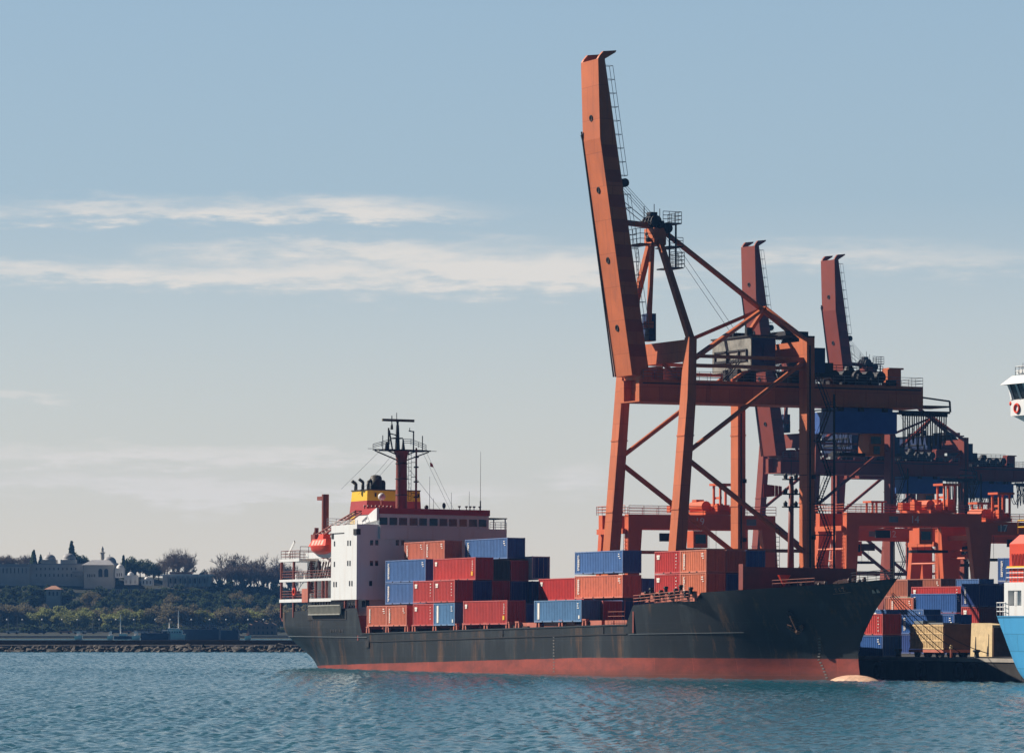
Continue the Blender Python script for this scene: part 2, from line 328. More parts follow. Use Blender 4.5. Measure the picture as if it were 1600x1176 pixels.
    def ladder(s,p,q,w=.5,off=(1,0,0),step=.6,r=.04):
        p=Vector(p);q=Vector(q);o=Vector(off).normalized()*w
        s.tube(p,q,r,4,cap=False); s.tube(p+o,q+o,r,4,cap=False)
        n=max(2,int((q-p).length/step))
        for k in range(n+1):
            a=p.lerp(q,k/n); s.tube(a,a+o,r,4,cap=False)
        return s
    def mesh(s,name,m,smooth=False):
        me=bpy.data.meshes.new(name); me.from_pydata(s.v,[],s.f); me.update()
        import bmesh
        bm=bmesh.new(); bm.from_mesh(me); bmesh.ops.recalc_face_normals(bm,faces=bm.faces); bm.to_mesh(me); bm.free()
        if smooth:
            for p in me.polygons: p.use_smooth=True
        if m is not None: me.materials.append(m)
        return me
def obj(name,me,parent=None,loc=None,label=None):
    o=bpy.data.objects.new(name,me); COL.objects.link(o)
    if parent is not None: o.parent=parent
    if loc is not None: o.location=loc
    if label: o['label']=label
    return o
WHOLE={'slat','fork_pocket','draught_marks','marking','canopy_window','torn_gap','crate_batten','house_louvre','window_mullions'}
def groups_of(mb):                              # sets of loose pieces that stand close together
    n=len(mb.v); par=list(range(n))
    def fd(i):
        while par[i]!=i: par[i]=par[par[i]]; i=par[i]
        return i
    for f in mb.f:
        a=fd(f[0])
        for k in f[1:]: par[fd(k)]=a
    isl={}
    for f in mb.f: isl.setdefault(fd(f[0]),[]).append(f)
    keys=list(isl); bx=[]
    for k in keys:
        vs=[mb.v[i] for f in isl[k] for i in f]; lo=[min(v[j] for v in vs) for j in range(3)]; hi=[max(v[j] for v in vs) for j in range(3)]
        bx.append((lo,hi,math.dist(lo,hi)))
    g=list(range(len(keys)))
    def fg(i):
        while g[i]!=i: g[i]=g[g[i]]; i=g[i]
        return i
    for i in range(len(keys)):
        for j in range(i):
            if fg(i)==fg(j): continue
            a,b=bx[i],bx[j]; gap=math.sqrt(sum(max(0,a[0][q]-b[1][q],b[0][q]-a[1][q])**2 for q in range(3)))
            if gap<.3*max(a[2],b[2]): g[fg(i)]=fg(j)
    out={}
    for i,k in enumerate(keys): out.setdefault(fg(i),[]).extend(isl[k])
    res=[]
    for fs in out.values():
        q=MB(); m={}
        for f in fs:
            for i in f:
                if i not in m: m[i]=len(q.v); q.v.append(mb.v[i])
            q.f.append(tuple(m[i] for i in f))
        res.append(q)
    return res
def part(name,mb,m,parent,smooth=False,label=None):
    first=None
    for q in ([mb] if name in WHOLE else groups_of(mb)):
        o=obj(name,q.mesh(name,M[m] if isinstance(m,str) else m,smooth),parent,label=label); first=first or o
    return first
def tag(o,label,cat,group=None):
    o['label']=label; o['category']=cat
    if group: o['group']=group
    return o
def thing(name,label,cat,group=None,mw=None,loc=None,rz=0):
    o=bpy.data.objects.new(name,None); COL.objects.link(o); o.empty_display_size=.5
    if mw is not None:
        o.location=mw.to_translation(); o.rotation_euler=mw.to_euler()
    if loc is not None: o.location=loc; o.rotation_euler=(0,0,rz)
    return tag(o,label,cat,group)
def struct(name,mb,m,kind='structure',smooth=False):
    o=obj(name,mb.mesh(name,M[m] if isinstance(m,str) else m,smooth)); o['kind']=kind; return o
def copy_tree(o,parent=None):
    c=o.copy(); COL.objects.link(c)
    if parent is not None: c.parent=parent
    for ch in list(o.children): copy_tree(ch,c)
    return c
def text_mesh(txt,size,m,name):
    cu=bpy.data.curves.new('lettering','FONT'); cu.body=txt; cu.size=size; cu.extrude=.02; cu.align_x='CENTER'; cu.align_y='CENTER'; cu.resolution_u=2
    o=bpy.data.objects.new('lettering',cu); COL.objects.link(o)
    dg=bpy.context.evaluated_depsgraph_get(); me=bpy.data.meshes.new_from_object(o.evaluated_get(dg))
    bpy.data.objects.remove(o); me.name=name; me.materials.clear(); me.materials.append(M[m]); return me

# ------------------------------------------------------------------ harbour frames
ANG=R(-64.0)                                   # along-quay direction, towards the camera and right
B_=Vector((math.cos(ANG),math.sin(ANG),0)); P_=Vector((-math.sin(ANG),math.cos(ANG),0))
PB=Vector((36.7,440.0,0))
PORT=Matrix.Translation(PB)@Matrix.Rotation(ANG,4,'Z')
TRIM,HEEL=.0075,.010
def ship_matrix():
    Rm=Matrix.Rotation(ANG,4,'Z')
    ct,st=math.cos(TRIM),math.sin(TRIM); ch,sh=math.cos(HEEL),math.sin(HEEL)
    A=Matrix(((ct,0,-st,0),(0,1,0,0),(st,0,ct,0),(0,0,0,1))); Bm=Matrix(((1,0,0,0),(0,ch,sh,0),(0,-sh,ch,0),(0,0,0,1)))
    return Matrix.Translation(PB+B_*(-70))@Rm@A@Bm@Matrix.Translation((70,0,0))
SHIP=ship_matrix()
def sight(Mx,x,y,axis,val):                    # where a bearing from the survey point meets a plane of a local frame
    I=Mx.inverted(); o=I@Vector((0,0,HC)); d=I.to_3x3()@Vector(((x-HX)/FPX,1,(HY-y)/FPX))
    return o+d*((val-o[axis])/d[axis])
def sh(x,y,axis,val): return sight(SHIP,x,y,axis,val)
def wp(x,y,D): return Vector(((x-HX)/FPX*D,D,HC+(HY-y)/FPX*D))


# ------------------------------------------------------------------ setting: sea, quay, hill, breakwater
def lerp_tab(tab,x):
    if x<=tab[0][0]: return tab[0][1]
    for (a,u),(b,v) in zip(tab,tab[1:]):
        if x<=b: return u+(v-u)*(x-a)/(b-a)
    return tab[-1][1]
import numpy as np
def sea():
    rs=np.random.RandomState(4)
    # one sheet: fine cells where the wind ripples show, stretching to the far shore and sides
    xs=np.concatenate([[-1600,-900,-400,-220],np.arange(-118,118,.34),[220,400,900,1600]])
    ys=np.concatenate([[-400,0,100,150],np.arange(182,540,.42),np.arange(540,785,.8),[800,900,1100,1300,1700,2300]])
    X,Y=np.meshgrid(xs,ys); Z=np.zeros_like(X); fine=((np.abs(X)<118.2)&(Y>181)&(Y<786)).astype(float)
    for k in range(46):
        lam=.8*(2.3/.8)**rs.rand(); a=R(200)+rs.normal(0,.65); kk=2*np.pi/lam
        amp=.0115*lam*(.6+.8*rs.rand())*.62
        ph=kk*(X*np.cos(a)+Y*np.sin(a))+rs.rand()*6.28+1.2*np.sin(X*.013*rs.rand()+Y*.011*rs.rand()+k)
        Z+=amp*(np.sin(ph)+.25*np.sin(2*ph+1.0))
    gust=.88+.14*np.sin(X*.021+1.3*np.sin(Y*.013))*np.sin(Y*.017+X*.006+.8)
    Z*=fine*gust
    ny,nx=X.shape; me=bpy.data.meshes.new('sea'); me.vertices.add(nx*ny)
    me.vertices.foreach_set('co',np.stack([X,Y,Z],-1).astype(np.float32).ravel())
    i=np.arange(nx*ny).reshape(ny,nx); F=np.stack([i[:-1,:-1],i[:-1,1:],i[1:,1:],i[1:,:-1]],-1).reshape(-1,4); n=len(F)
    me.loops.add(4*n); me.loops.foreach_set('vertex_index',F.astype(np.int32).ravel())
    me.polygons.add(n); me.polygons.foreach_set('loop_start',np.arange(0,4*n,4,dtype=np.int32)); me.polygons.foreach_set('use_smooth',np.ones(n,dtype=bool))
    me.update(calc_edges=True); me.materials.append(M['water']); o=obj('sea',me); o['kind']='structure'
sea()
# quay: a concrete slab with a darker wall and a raised kerb
QZ=2.3
def pl(s,t,z=0): return PORT@Vector((s,t,z))
qpoly=[(70,11.8),(-122,11.8),(-122,108),(-345,112),(-345,420),(70,420)]
mb=MB(); n=len(qpoly)
mb.add([pl(s_,t_,QZ) for s_,t_ in qpoly],[tuple(range(n))]); struct('quay',mb,'yard')
mb=MB()
for i in range(n):
    a,b=qpoly[i],qpoly[(i+1)%n]
    mb.add([pl(*a,-2),pl(*b,-2),pl(*b,QZ-.28),pl(*a,QZ-.28)],[(0,1,2,3)])
struct('quay_wall',mb,'quay_face')
mb=MB()
for i in range(2):
    a,b=[(70,11.8),(-122,11.8),(-122,108)][i:i+2]
    o=(0,-.12) if i==0 else (-.12,0); k=(0,.45) if i==0 else (.45,0)
    mb.hexa([pl(a[0]+o[0],a[1]+o[1],QZ-.28),pl(b[0]+o[0],b[1]+o[1],QZ-.28),pl(b[0]+k[0],b[1]+k[1],QZ-.28),pl(a[0]+k[0],a[1]+k[1],QZ-.28)],
            [pl(a[0]+o[0],a[1]+o[1],QZ+.12),pl(b[0]+o[0],b[1]+o[1],QZ+.12),pl(b[0]+k[0],b[1]+k[1],QZ+.12),pl(a[0]+k[0],a[1]+k[1],QZ+.12)])
struct('quay_kerb',mb,'concrete')

RIDGE=[(-420,21),(-175,21.5),(-135,20.5),(-108,17.5),(-85,14.5),(-60,13),(-30,10),(0,6),(40,3.5),(400,3)]
def terrain(x,y):
    r=lerp_tab(RIDGE,x)
    prof=[(1206,-1.5),(1212,.35),(1300,.6),(1345,1.0),(1375,1.9),(1400,3.6),(1440,4+(r-4)*.42),(1460,4+(r-4)*.66),(1484,r),(1600,r+1),(1800,r*.6),(2200,1)]
    h=lerp_tab(prof,y)
    return h+(.5*mnoise.noise(Vector((x*.02,y*.02,1))) if y>1380 else 0)
mb=MB(); xs=[-700+12.5*i for i in range(113)]; ys=[1204,1206,1212,1255,1300,1320,1345,1360,1375,1388,1400,1412,1425,1440,1455,1468,1485,1510,1550,1600,1700,1800,2000,2200]
for y in ys:
    for x in xs: mb.v.append((x,y,terrain(x,y)))
nx=len(xs)
for j in range(len(ys)-1):
    for i in range(nx-1): mb.f.append((j*nx+i,j*nx+i+1,(j+1)*nx+i+1,(j+1)*nx+i))
struct('hillside',mb,'hill',smooth=True)

# breakwater: rubble slope, pale walkway, dark parapet wall
BX0,BX1=-420,60
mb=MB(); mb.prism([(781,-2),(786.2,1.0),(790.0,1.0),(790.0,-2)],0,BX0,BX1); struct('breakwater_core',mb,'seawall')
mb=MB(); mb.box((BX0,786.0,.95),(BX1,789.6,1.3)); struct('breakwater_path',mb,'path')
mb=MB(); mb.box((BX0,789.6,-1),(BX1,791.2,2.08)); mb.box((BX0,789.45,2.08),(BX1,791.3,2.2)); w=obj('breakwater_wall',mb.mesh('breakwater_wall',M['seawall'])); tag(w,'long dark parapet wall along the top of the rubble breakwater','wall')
mb=MB()
rr=random.Random(3)
for k in range(2300):
    x=rr.uniform(BX0,BX1); f=rr.random(); y=780.6+5.2*f; z=-.25+1.15*f; q=rr.uniform(.28,.75)
    if rr.random()<.15: q*=1.5
    o=len(mb.v); mb.ball((x,y,z),q,6,4,(q*rr.uniform(.8,1.5),q,q*rr.uniform(.55,.9)))
    for i in range(o,len(mb.v)):
        v=mb.v[i]; mb.v[i]=(v[0]+rr.uniform(-.2,.2)*q,v[1]+rr.uniform(-.2,.2)*q,v[2]+rr.uniform(-.25,.25)*q)
struct('breakwater_rocks',mb,'rock','stuff')

# ------------------------------------------------------------------ the cargo ship
ST=[(-141,0),(-140.6,4.2),(-139.6,6.6),(-137.5,8.3),(-134.5,9.5),(-130,10.05),(-122,10.2),(-26,10.2),(-20,9.75),(-14,8.7),(-8,7.0),(-2,4.7),(3,2.4),(6,.95),(7.4,.3),(7.8,0)]
SW=[(-141,0),(-140.6,.35),(-139.6,1.6),(-137.5,3.2),(-134.5,5.2),(-130,7.2),(-124,8.6),(-115,9.5),(-104,10.0),(-95,10.15),(-38,10.15),(-30,9.4),(-22,7.6),(-14,5.1),(-7,2.9),(-1,1.35),(4,.5),(7,.12),(7.8,0)]
STEM=[(-2,.4),(0,.2),(1.3,-.1),(2.5,-.2),(3.5,.3),(4.7,1.2),(5.8,2.2),(7,3.4),(8.6,5.5),(10.2,7.6),(12,9.8)]
STERN=[(-2,-132.5),(.4,-136.2),(1.2,-136.9),(2.2,-137.8),(3.3,-138.7),(5,-139.9),(6.5,-140.6),(8,-141.0)]
TOPL=[(-141,7.55),(-136,7.62),(-124.6,7.84),(-108.3,8.05),(-106.6,4.7),(-80.7,5.08),(-49.4,5.34),(-34.2,5.48),(-32.4,7.7),(-19.6,8.2),(-18.4,8.95),(-7,9.32),(2,9.75),(7.8,10.2)]
def hull_pt(s0,z):
    a,b=lerp_tab(SW,s0),lerp_tab(ST,s0)
    if s0>-40: f=max(0,min(1,(z-.2)/9.8)); f=f**1.35
    else: f=max(0,min(1,(z+.3)/6.2)); f=f*f*(3-2*f)
    hb=a+(b-a)*f; s=s0
    if s0>-16: s=-16+(s0+16)*(lerp_tab(STEM,z)+16)/(7.8+16)
    if s0<-118: s=-118+(s0+118)*(lerp_tab(STERN,z)+118)/(-141+118)
    return s,hb
def hull_s(s_,z):                               # half breadth at a station and height
    lo,hi=-141.0,7.8
    for _ in range(40):
        m=(lo+hi)/2
        if hull_pt(m,z)[0]<s_: lo=m
        else: hi=m
    return hull_pt(lo,z)[1]
cols=sorted(set([-141,-140.85,-140.6,-140.2,-139.6,-138.5,-137.5,-136,-134.5,-132,-130,-127,-124.6,-122,-118,-115,-112,-108.3,-106.6,-104,-100,-95]+[-90+5*i for i in range(11)]+[-38,-36,-34.2,-32.4,-30,-28,-26,-24,-22,-19.6,-18.4,-16,-14,-12,-10,-8,-6,-4,-2,0,1.5,3,4.5,6,7,7.4,7.8]))
ship=thing('cargo_ship','black hulled container ship with red waterline, white bridge and black bow moored at the quay','cargo ship',mw=SHIP)
mb=MB(); NZ=22; nr=NZ+1
for sd_ in (-1,1):
    o=len(mb.v)
    for c in cols:
        zt=lerp_tab(TOPL,c)
        for k in range(nr):
            z=-2+(zt+2)*(k/NZ); s_,hb=hull_pt(c,z); mb.v.append((s_,sd_*hb,z))
    for i in range(len(cols)-1):
        for k in range(NZ):
            q=(o+i*nr+k,o+(i+1)*nr+k,o+(i+1)*nr+k+1,o+i*nr+k+1); mb.f.append(q if sd_<0 else q[::-1])
me=bpy.data.meshes.new('hull'); me.from_pydata(mb.v,[],mb.f); me.update(); me.materials.append(M['hull'])
for p in me.polygons: p.use_smooth=True
obj('hull',me,ship)
def deck(name,c0,c1,dz,m):
    mb=MB(); cs=[c for c in cols if c0<=c<=c1]
    for i,c in enumerate(cs):
        z=(lerp_tab(TOPL,c)-dz); s_,hb=hull_pt(c,z); mb.v+=[(s_,-hb,z),(s_,hb,z)]
    for i in range(len(cs)-1): mb.f.append((2*i,2*i+2,2*i+3,2*i+1))
    part(name,mb,m,ship)
deck('poop_deck',-140.85,-108.3,.95,'deck'); deck('main_deck',-106.6,-34.2,.9,'deck'); deck('forecastle_deck',-32.4,7.4,.9,'deck')
# break bulkheads of poop and forecastle
mb=MB(); mb.box((-108.2,-10.15,3.9),(-107.9,10.15,7.1)); mb.box((-32.6,-10.0,4.6),(-32.3,10.0,7.0)); part('deck_bulkhead',mb,'ship_brown',ship)
# rubbing strake and plate lines, proud of the shell
def strake(name,c0,c1,z0,z1,th,m,n=36):
    mb=MB()
    for sd_ in (-1,1):
        pr=None
        for i in range(n+1):
            s_=c0+(c1-c0)*i/n; z=z0+(z1-z0)*i/n; hb=hull_s(s_,z)
            q=[(s_,sd_*(hb-.05),z-th),(s_,sd_*(hb+.10),z-th),(s_,sd_*(hb+.10),z+th),(s_,sd_*(hb-.05),z+th)]
            if pr: mb.hexa(pr,q)
            pr=q
    part(name,mb,m,ship)
strake('rubbing_strake',-104.5,-34,3.74,4.5,.055,'black')
strake('weld_seam',-33.5,-14,4.45,4.6,.018,'galv',18)
strake('weld_seam',-139,-105,4.55,4.3,.025,'galv',18)
strake('top_rail',-107,-34,4.75,5.52,.07,'hull_up')
# bulbous bow just breaking the surface
mb=MB(); mb.ball((-1.0,0,-1.2),1,24,14,(5.2,1.9,1.32)); part('bulbous_bow',mb,mat('bulb_paint_worn',(.50,.31,.21),.55,var=.4,scale=1.1,streak=(.62,.55,.45),sk=.9,skscale=(.5,1.2,1.5)),ship,True)
# hawse pipe and anchor, starboard bow
def on_hull(s_,z,out=.05): return Vector((s_,-(hull_s(s_,z)+out),z))
a=sh(1262,972,1,-5.2)
sa=-7.0; za=5.6; c=on_hull(sa,za,.12); e1=on_hull(sa-1.0,za,.12); e2=on_hull(sa+1.0,za,.12); dn=on_hull(sa,za-.9,.1)
tv=(e2-e1).normalized(); uv=(c-dn).normalized(); nv=-tv.cross(uv)
if nv.y>0: nv=-nv
mb=MB(); mb.tube(c+uv*.95+nv*.2,c-uv*.95+nv*.25,.12,6)
for sg in (-1,1):
    pts=[c-uv*.95+nv*.25+tv*sg*(1.05*math.sin(k/6*1.25))+uv*(1.05-1.05*math.cos(k/6*1.25)) for k in range(7)]
    for k in range(6): mb.tube(pts[k],pts[k+1],.17-.01*k,6)
    mb.beam(pts[5]-tv*sg*.35,pts[6]+tv*sg*.05,.4,.14,nv)
mb.ball(tuple(c-uv*.95+nv*.25),.3,8,5)
part('anchor',mb,'anchor',ship)
mb=MB(); mb.lathe([(.42,.0),(.42,.2),(.28,.2)],(0,0,0),14)
Q=Matrix((( *tv[:],),( *uv[:],),( *nv[:],))).transposed()
mb.v=[tuple(c+uv*1.15+Q@Vector(v)) for v in mb.v]; part('hawse_pipe',mb,'black',ship)
# ship name and small badge on the bow flare
def on_flare(me,s_,z,out):
    e1=on_hull(s_-.6,z,out);e2=on_hull(s_+.6,z,out);c=on_hull(s_,z,out);t=(e2-e1).normalized();u=(on_hull(s_,z+.5,out)-on_hull(s_,z-.5,out)).normalized();nn=t.cross(u)
    Mx=Matrix((t,u,nn)).transposed().to_4x4(); Mx.translation=c; o=obj(me.name,me,ship); o.matrix_local=Mx; return o
on_flare(text_mesh('Z E Z',.62,'name_dim','ship_name'),.6,9.05,.10)
mb=MB(); mb.box((-1.2,-.42,-.02),(1.3,-.36,.02)); on_flare(mb.mesh('name_underline',M['name_dim']),.6,9.05,.08)
mb=MB()
for k in (-.3,.3): mb.prism([(k-.22,-.2),(k+.22,-.2),(k+.1,.2),(k-.1,.2)],2,-.02,.03)
on_flare(mb.mesh('bow_badge',M['mark_dim']),4.6,8.9,.08)
# draught marks
mb=MB()
for k in range(14):
    z=-.2+.32*k; s_=-5.0-.16*k if k<6 else -6+.12*(k-6)
    p=on_hull(s_,z,.02); q=on_hull(s_+.32,z,.02); mb.beam(p,q,.03,.13)
for k in range(12):
    z=.2+.36*k; p=on_hull(-52.0,z,.02); q=on_hull(-51.65,z,.02); mb.beam(p,q,.03,.12)
part('draught_marks',mb,'draught',ship)
mb=MB()
for (x,y) in ((574,1004),(783,989),(940,984)):
    p=sh(x,y,1,-10.2); mb.box((p.x-.55,-10.27,p.z-.55),(p.x+.55,-10.19,p.z+.35)); 
part('fairlead',mb,'black',ship)
mb=MB()
for (x,y) in ((519,985),(523,985),(527,985),(533,985),(537,985)):
    p=sh(x,y,1,-10.0); mb.box((p.x-.22,-hull_s(p.x,p.z)-.03,p.z-.2),(p.x+.22,-hull_s(p.x,p.z)+.1,p.z+.2))
part('scupper',mb,'black',ship)
mb=MB()
for (s_,r_) in ((-139.9,.55),(-137.6,.4)):
    z=7.0; mb.torus((s_,-hull_s(s_,z)-.02,z),r_,.13,1,14,6)
part('mooring_chock',mb,'ship_brown',ship)

# deck coaming, hatch covers, container pedestals
mb=MB()
for a,b in ((-105.2,-93),(-91,-78.8),(-76.4,-64.2),(-57.5,-44.2),(-42.5,-34.5)):
    mb.box((a,-7.6,3.9),(b,9.9,5.35)); mb.box((a-.3,-7.9,5.35),(b+.3,10.1,5.6))
part('hatch_coaming',mb,'ship_brown',ship)
mb=MB()
for s_ in (-104.6,-99,-93.4,-90.6,-84.8,-79.2,-76,-70.2,-64.8,-56,-50.2,-44.6):
    mb.box((s_-.45,-9.6,4.2),(s_-.25,-7.7,5.35))
for a in (-63,-60.5,-47,-43): mb.box((a,-10.0,4.4),(a+1.4,-8.4,5.5))
part('hatch_stiffener',mb,'shade_steel',ship)
mp=MB()
for dx in (-.42,.42): mp.hexa([(dx*1.25-.14,-.16,0),(dx*1.25+.14,-.16,0),(dx*1.25+.14,.16,0),(dx*1.25-.14,.16,0)],[(dx*.8-.14,-.16,1.5),(dx*.8+.14,-.16,1.5),(dx*.8+.14,.16,1.5),(dx*.8-.14,.16,1.5)])
mp.box((-.5,-.2,1.5),(.5,.2,1.66)); ped=mp.mesh('container_pedestal',M['salmon'])
for s_ in (-105,-99,-93.2,-91,-84.85,-78.9,-76.3,-70.3,-64.3,-61.7,-56.3,-50.3,-44.3):
    obj('container_pedestal',ped,ship,(s_,-9.95,4.0+.0095*(s_+105)))
mb=MB()
for s_ in (-101.8,-81.9,-73.4):
    mb.prism([(s_-.55,4.6),(s_+.6,4.6),(s_+.35,5.5),(s_-.1,5.6)],1,-9.3,-8.9)
part('deck_vent',mb,'salmon',ship)
# raised salmon bulwark plates by the forward hatches
mb=MB()
for a,b in ((-61,-57.5),(-55.3,-51.3),(-49.6,-47.4),(-44.4,-40.6),(-39.8,-37.6),(-37.4,-34.4)): mb.box((a,-9.75,5.0),(b,-9.45,6.05 if a>-45 else 5.9))
part('hatch_side_plate',mb,'salmon',ship)

# ---- accommodation
A0,A1=-116.6,-108.4
mb=MB(); mb.box((A0,-10.2,9.15),(A1,10.9,18.35)); mb.box((A0,-10.2,18.35),(A1,-10.05,18.8)); mb.box((A0,-10.05,18.35),(A0+.15,-7.1,18.8)); mb.box((A1-.15,-10.05,18.35),(A1,-7.1,18.8))
part('accommodation_block',mb,'white',ship)
mb=MB(); mb.box((-131,-7.4,6.8),(A0-.01,7.4,9.2)); mb.box((-131,-7.4,9.5),(A0-.01,7.4,14.6)); part('aft_house',mb,'white',ship)
mb=MB(); mb.box((A0,-8.3,4.3),(A1-1.3,8.3,9.15)); part('lower_house',mb,'white',ship)
mb=MB()
mb.box((-133.9,-10.2,9.0),(A0-.01,10.2,9.42)); mb.box((-133.9,-10.2,11.72),(A0-.01,10.2,12.04)); mb.box((-133.9,-10.2,14.4),(-127.2,10.2,14.75)); mb.box((-127.2,-7.4,14.4),(A0-.01,10.2,14.75)); mb.box((-127.2,-9.2,14.75),(-118.5,-9.1,15.5))
part('boat_deck',mb,'white',ship)
mb=MB()
for s_,t_,z0,z1 in [(-133.6,-10,7,9.0),(-133.6,-10,9.42,11.72),(-133.6,-10,12.04,14.4),(-129.4,-10,9.42,11.72),(-129.4,-10,12.04,14.4),(-129.4,-10,7,9),(-129.2,-7.6,12.04,14.4),(-129.2,-7.6,9.42,11.72),(-124.3,-10.05,9.42,11.72),(-121.9,-10.05,9.42,11.72),(-119.6,-10.05,9.42,11.72),(-118.4,-10.05,9.42,11.72),(-133.6,10,7,14.4),(-108.7,-10.0,7.2,9.15),(-112.6,-9.9,7.2,9.15)]:
    mb.box((s_-.14,t_-.14,z0),(s_+.14,t_+.14,z1))
part('deck_post',mb,'ship_brown',ship)
mb=MB()
mb.rail([(-133.7,-10.05,9.42),(-118.5,-10.05,9.42)],1.05,1.5); mb.rail([(-133.7,-10.05,12.04),(-117,-10.05,12.04)],1.05,1.5); mb.rail([(-133.7,9.9,14.75),(-133.7,-10.05,14.75),(-127.4,-10.05,14.75)],1.1,1.6)
mb.rail([(-127.3,-10.0,14.75),(-127.3,-7.6,14.75),(-118,-7.6,14.75)],1.6,1.6)
mb.rail([(-133.7,9.9,9.42),(-133.7,-10.05,9.42)],1.05,1.5); mb.rail([(-133.7,9.9,12.04),(-133.7,-10.05,12.04)],1.05,1.5)
part('railing',mb,'ship_brown',ship)
# inclined ladders between the aft decks
for s_,z0,z1 in ((-126.2,12.04,14.4),(-125.6,9.42,11.72),(-125.4,6.9,9.0)):
    mb=MB(); mb.ladder((s_-1.0,-9.3,z0),(s_+.7,-9.3,z1),.7,(0,1,0),.32,.06); part('inclined_ladder',mb,'shade_steel',ship)
mb=MB(); mb.box((-125.9,-10.35,8.95),(-123.9,-10.12,10.75)); part('notice_board',mb,'salmon',ship)
mb=MB(); mb.torus((-129.0,-10.12,10.4),.42,.12,1,16,6); part('life_ring',mb,'lifeboat',ship)
mb=MB()
for s_,h,t_,w in ((-131.9,.9,-8.6,.7),(-130.6,.7,-8.9,.5),(-128.4,.9,-8.8,.8),(-126.9,.6,-9.2,.5)): mb.box((s_-w/2,t_-.4,12.04),(s_+w/2,t_+.4,12.04+h))
for s_ in (-126.8,-125.9): mb.box((s_-.4,-9.3,9.42),(s_+.4,-8.7,10.2))
part('deck_locker',mb,'white',ship)
mb=MB()
for k in range(10):
    s_=-123.5+.55*k; mb.box((s_-.12,-9.5,7.0),(s_+.12,-9.0,7.8+.5*rr.random()))
for k in range(9):
    s_=-124.6+.8*k; mb.tube((s_,-9.0,12.1),(s_+rr.uniform(-.8,.8),-8.6,14.2),.07,5)
for k in range(6):
    s_=-123+.9*k; mb.tube((s_,-9.6,7.2),(s_,-9.6,9.0),.08,5)
part('mooring_gear',mb,'shade_steel',ship)
# accommodation ladder stowed in its recess
mb=MB(); a=sh(480,965,1,-10.3); b=sh(540,945,1,-10.3); mb.box((a.x,-10.26,a.z-.3),(b.x+.1,-10.18,7.75)); part('gangway_recess',mb,'black',ship)
mb=MB()
for k in range(2): mb.box((a.x+1.3,-10.75,a.z+.35+k*1.15),(b.x-.9,-10.45,a.z+.5+k*1.15))
n=26
for k in range(n+1):
    s_=a.x+1.3+(b.x-a.x-2.2)*k/n; mb.box((s_-.05,-10.7,a.z+.5),(s_+.05,-10.5,a.z+1.5))
mb.box((a.x+1.3,-10.52,a.z+.45),(b.x-.9,-10.47,a.z+1.55)); part('gangway',mb,'gangway',ship)

# wheelhouse
WF=-108.15
def tx(x,y=810): return sh(x,y,0,WF).y
mb=MB(); mb.box((-116,-7.1,18.36),(WF,8.45,20.2)); part('wheelhouse',mb,'white',ship)
mb=MB(); mb.box((-116.2,-7.2,20.2),(WF+.12,8.55,20.95)); part('wheelhouse_roof_band',mb,'ship_red',ship)
mb=MB(); mb.box((A1-.02,-7.1,16.95),(WF+.18,10.95,18.5)); mb.box((-112,8.45,17.6),(A1-.02,10.95,18.5)); part('bridge_bulwark',mb,'white',ship)
mb=MB(); mb.prism([(-112.6,18.95),(WF+.05,19.35),(WF+.05,20.95),(-108.9,20.75),(-112.8,19.4)],1,-7.55,-7.25); part('wind_deflector',mb,'white',ship)
mb=MB(); mb.box((-112,8.6,19.85),(WF,11.1,19.98)); 
for s_,t_ in ((-111.8,10.9),(WF-.2,10.9)): mb.box((s_-.06,t_-.06,18.5),(s_+.06,t_+.06,19.85))
part('bridge_wing_awning',mb,'shade_steel',ship)
mb=MB(); mb.rail([(WF,8.6,18.5),(WF,11,18.5)],.9,.8); mb.rail([(A0,-10.1,18.8),(A1,-10.1,18.8)],.5,1.4); mb.rail([(-118.5,-10,18.8),(-118.5,-6,18.8)],1,1.2); part('bridge_railing',mb,'white',ship)
def win(s0,s1,t0,t1,z0,z1,m='window',fr='white'):
    p=part('window',MB().box((s0,t0,z0),(s1,t1,z1)),m,ship); return p
for i,(x0,x1) in enumerate(((599,644),(656,700),(711,757),(772,817),(827,871),(886,932),(944,988),(998,1043),(1058,1100),(1113,1158),(1168,1212))):
    t0,t1=tx(430+x0/3.674),tx(430+x1/3.674); w=win(WF-.02,WF+.035,t0,t1,18.78,19.72,'window_red' if i in (2,6,7) else 'window')
    f=MB(); f.box((WF,t0-.08,18.70),(WF+.06,t1+.08,18.78)); part('window_sill',f,'white',w)
for (x,y) in ((580.6,847.5),(588.6,847.5),(620.8,847.5),(629.5,847.5),(580.4,879.5),(588.4,879.5),(579,911)):
    p=sh(x,y,0,A1); win(A1-.03,A1+.03,p.y-.21,p.y+.21,p.z-.33,p.z+.33)
for (x,y) in ((522.8,849),(543.7,848),(547.5,848),(522.6,881),(543.5,879.5),(547,879.5),(521.8,912.5),(525.5,912.5),(546.3,911),(550,911)):
    p=sh(x,y,1,-10.2); win(p.x-.17,p.x+.17,-10.235,-10.17,p.z-.33,p.z+.33)
for (x,y) in ((546,945),(550.5,944.5),(555,944),(472,948),(478,947)):
    p=sh(x,y,1,-8.3); win(p.x-.2,p.x+.2,-8.335 if x>500 else -7.435,-8.27 if x>500 else -7.38,p.z-.35,p.z+.35)
for (s_,z) in ((-128.6,13.3),(-127.9,13.3),(-123.5,13.3),(-128,10.7),(-122.5,10.7),(-120,10.7)): win(s_-.22,s_+.22,-7.435,-7.38,z-.45,z+.4)
for (x,y) in ((568,943),(574,942)):
    p=sh(x,y,0,A1-1.3); win(A1-1.32,A1-1.26,p.y-.25,p.y+.25,p.z-.4,p.z+.4)
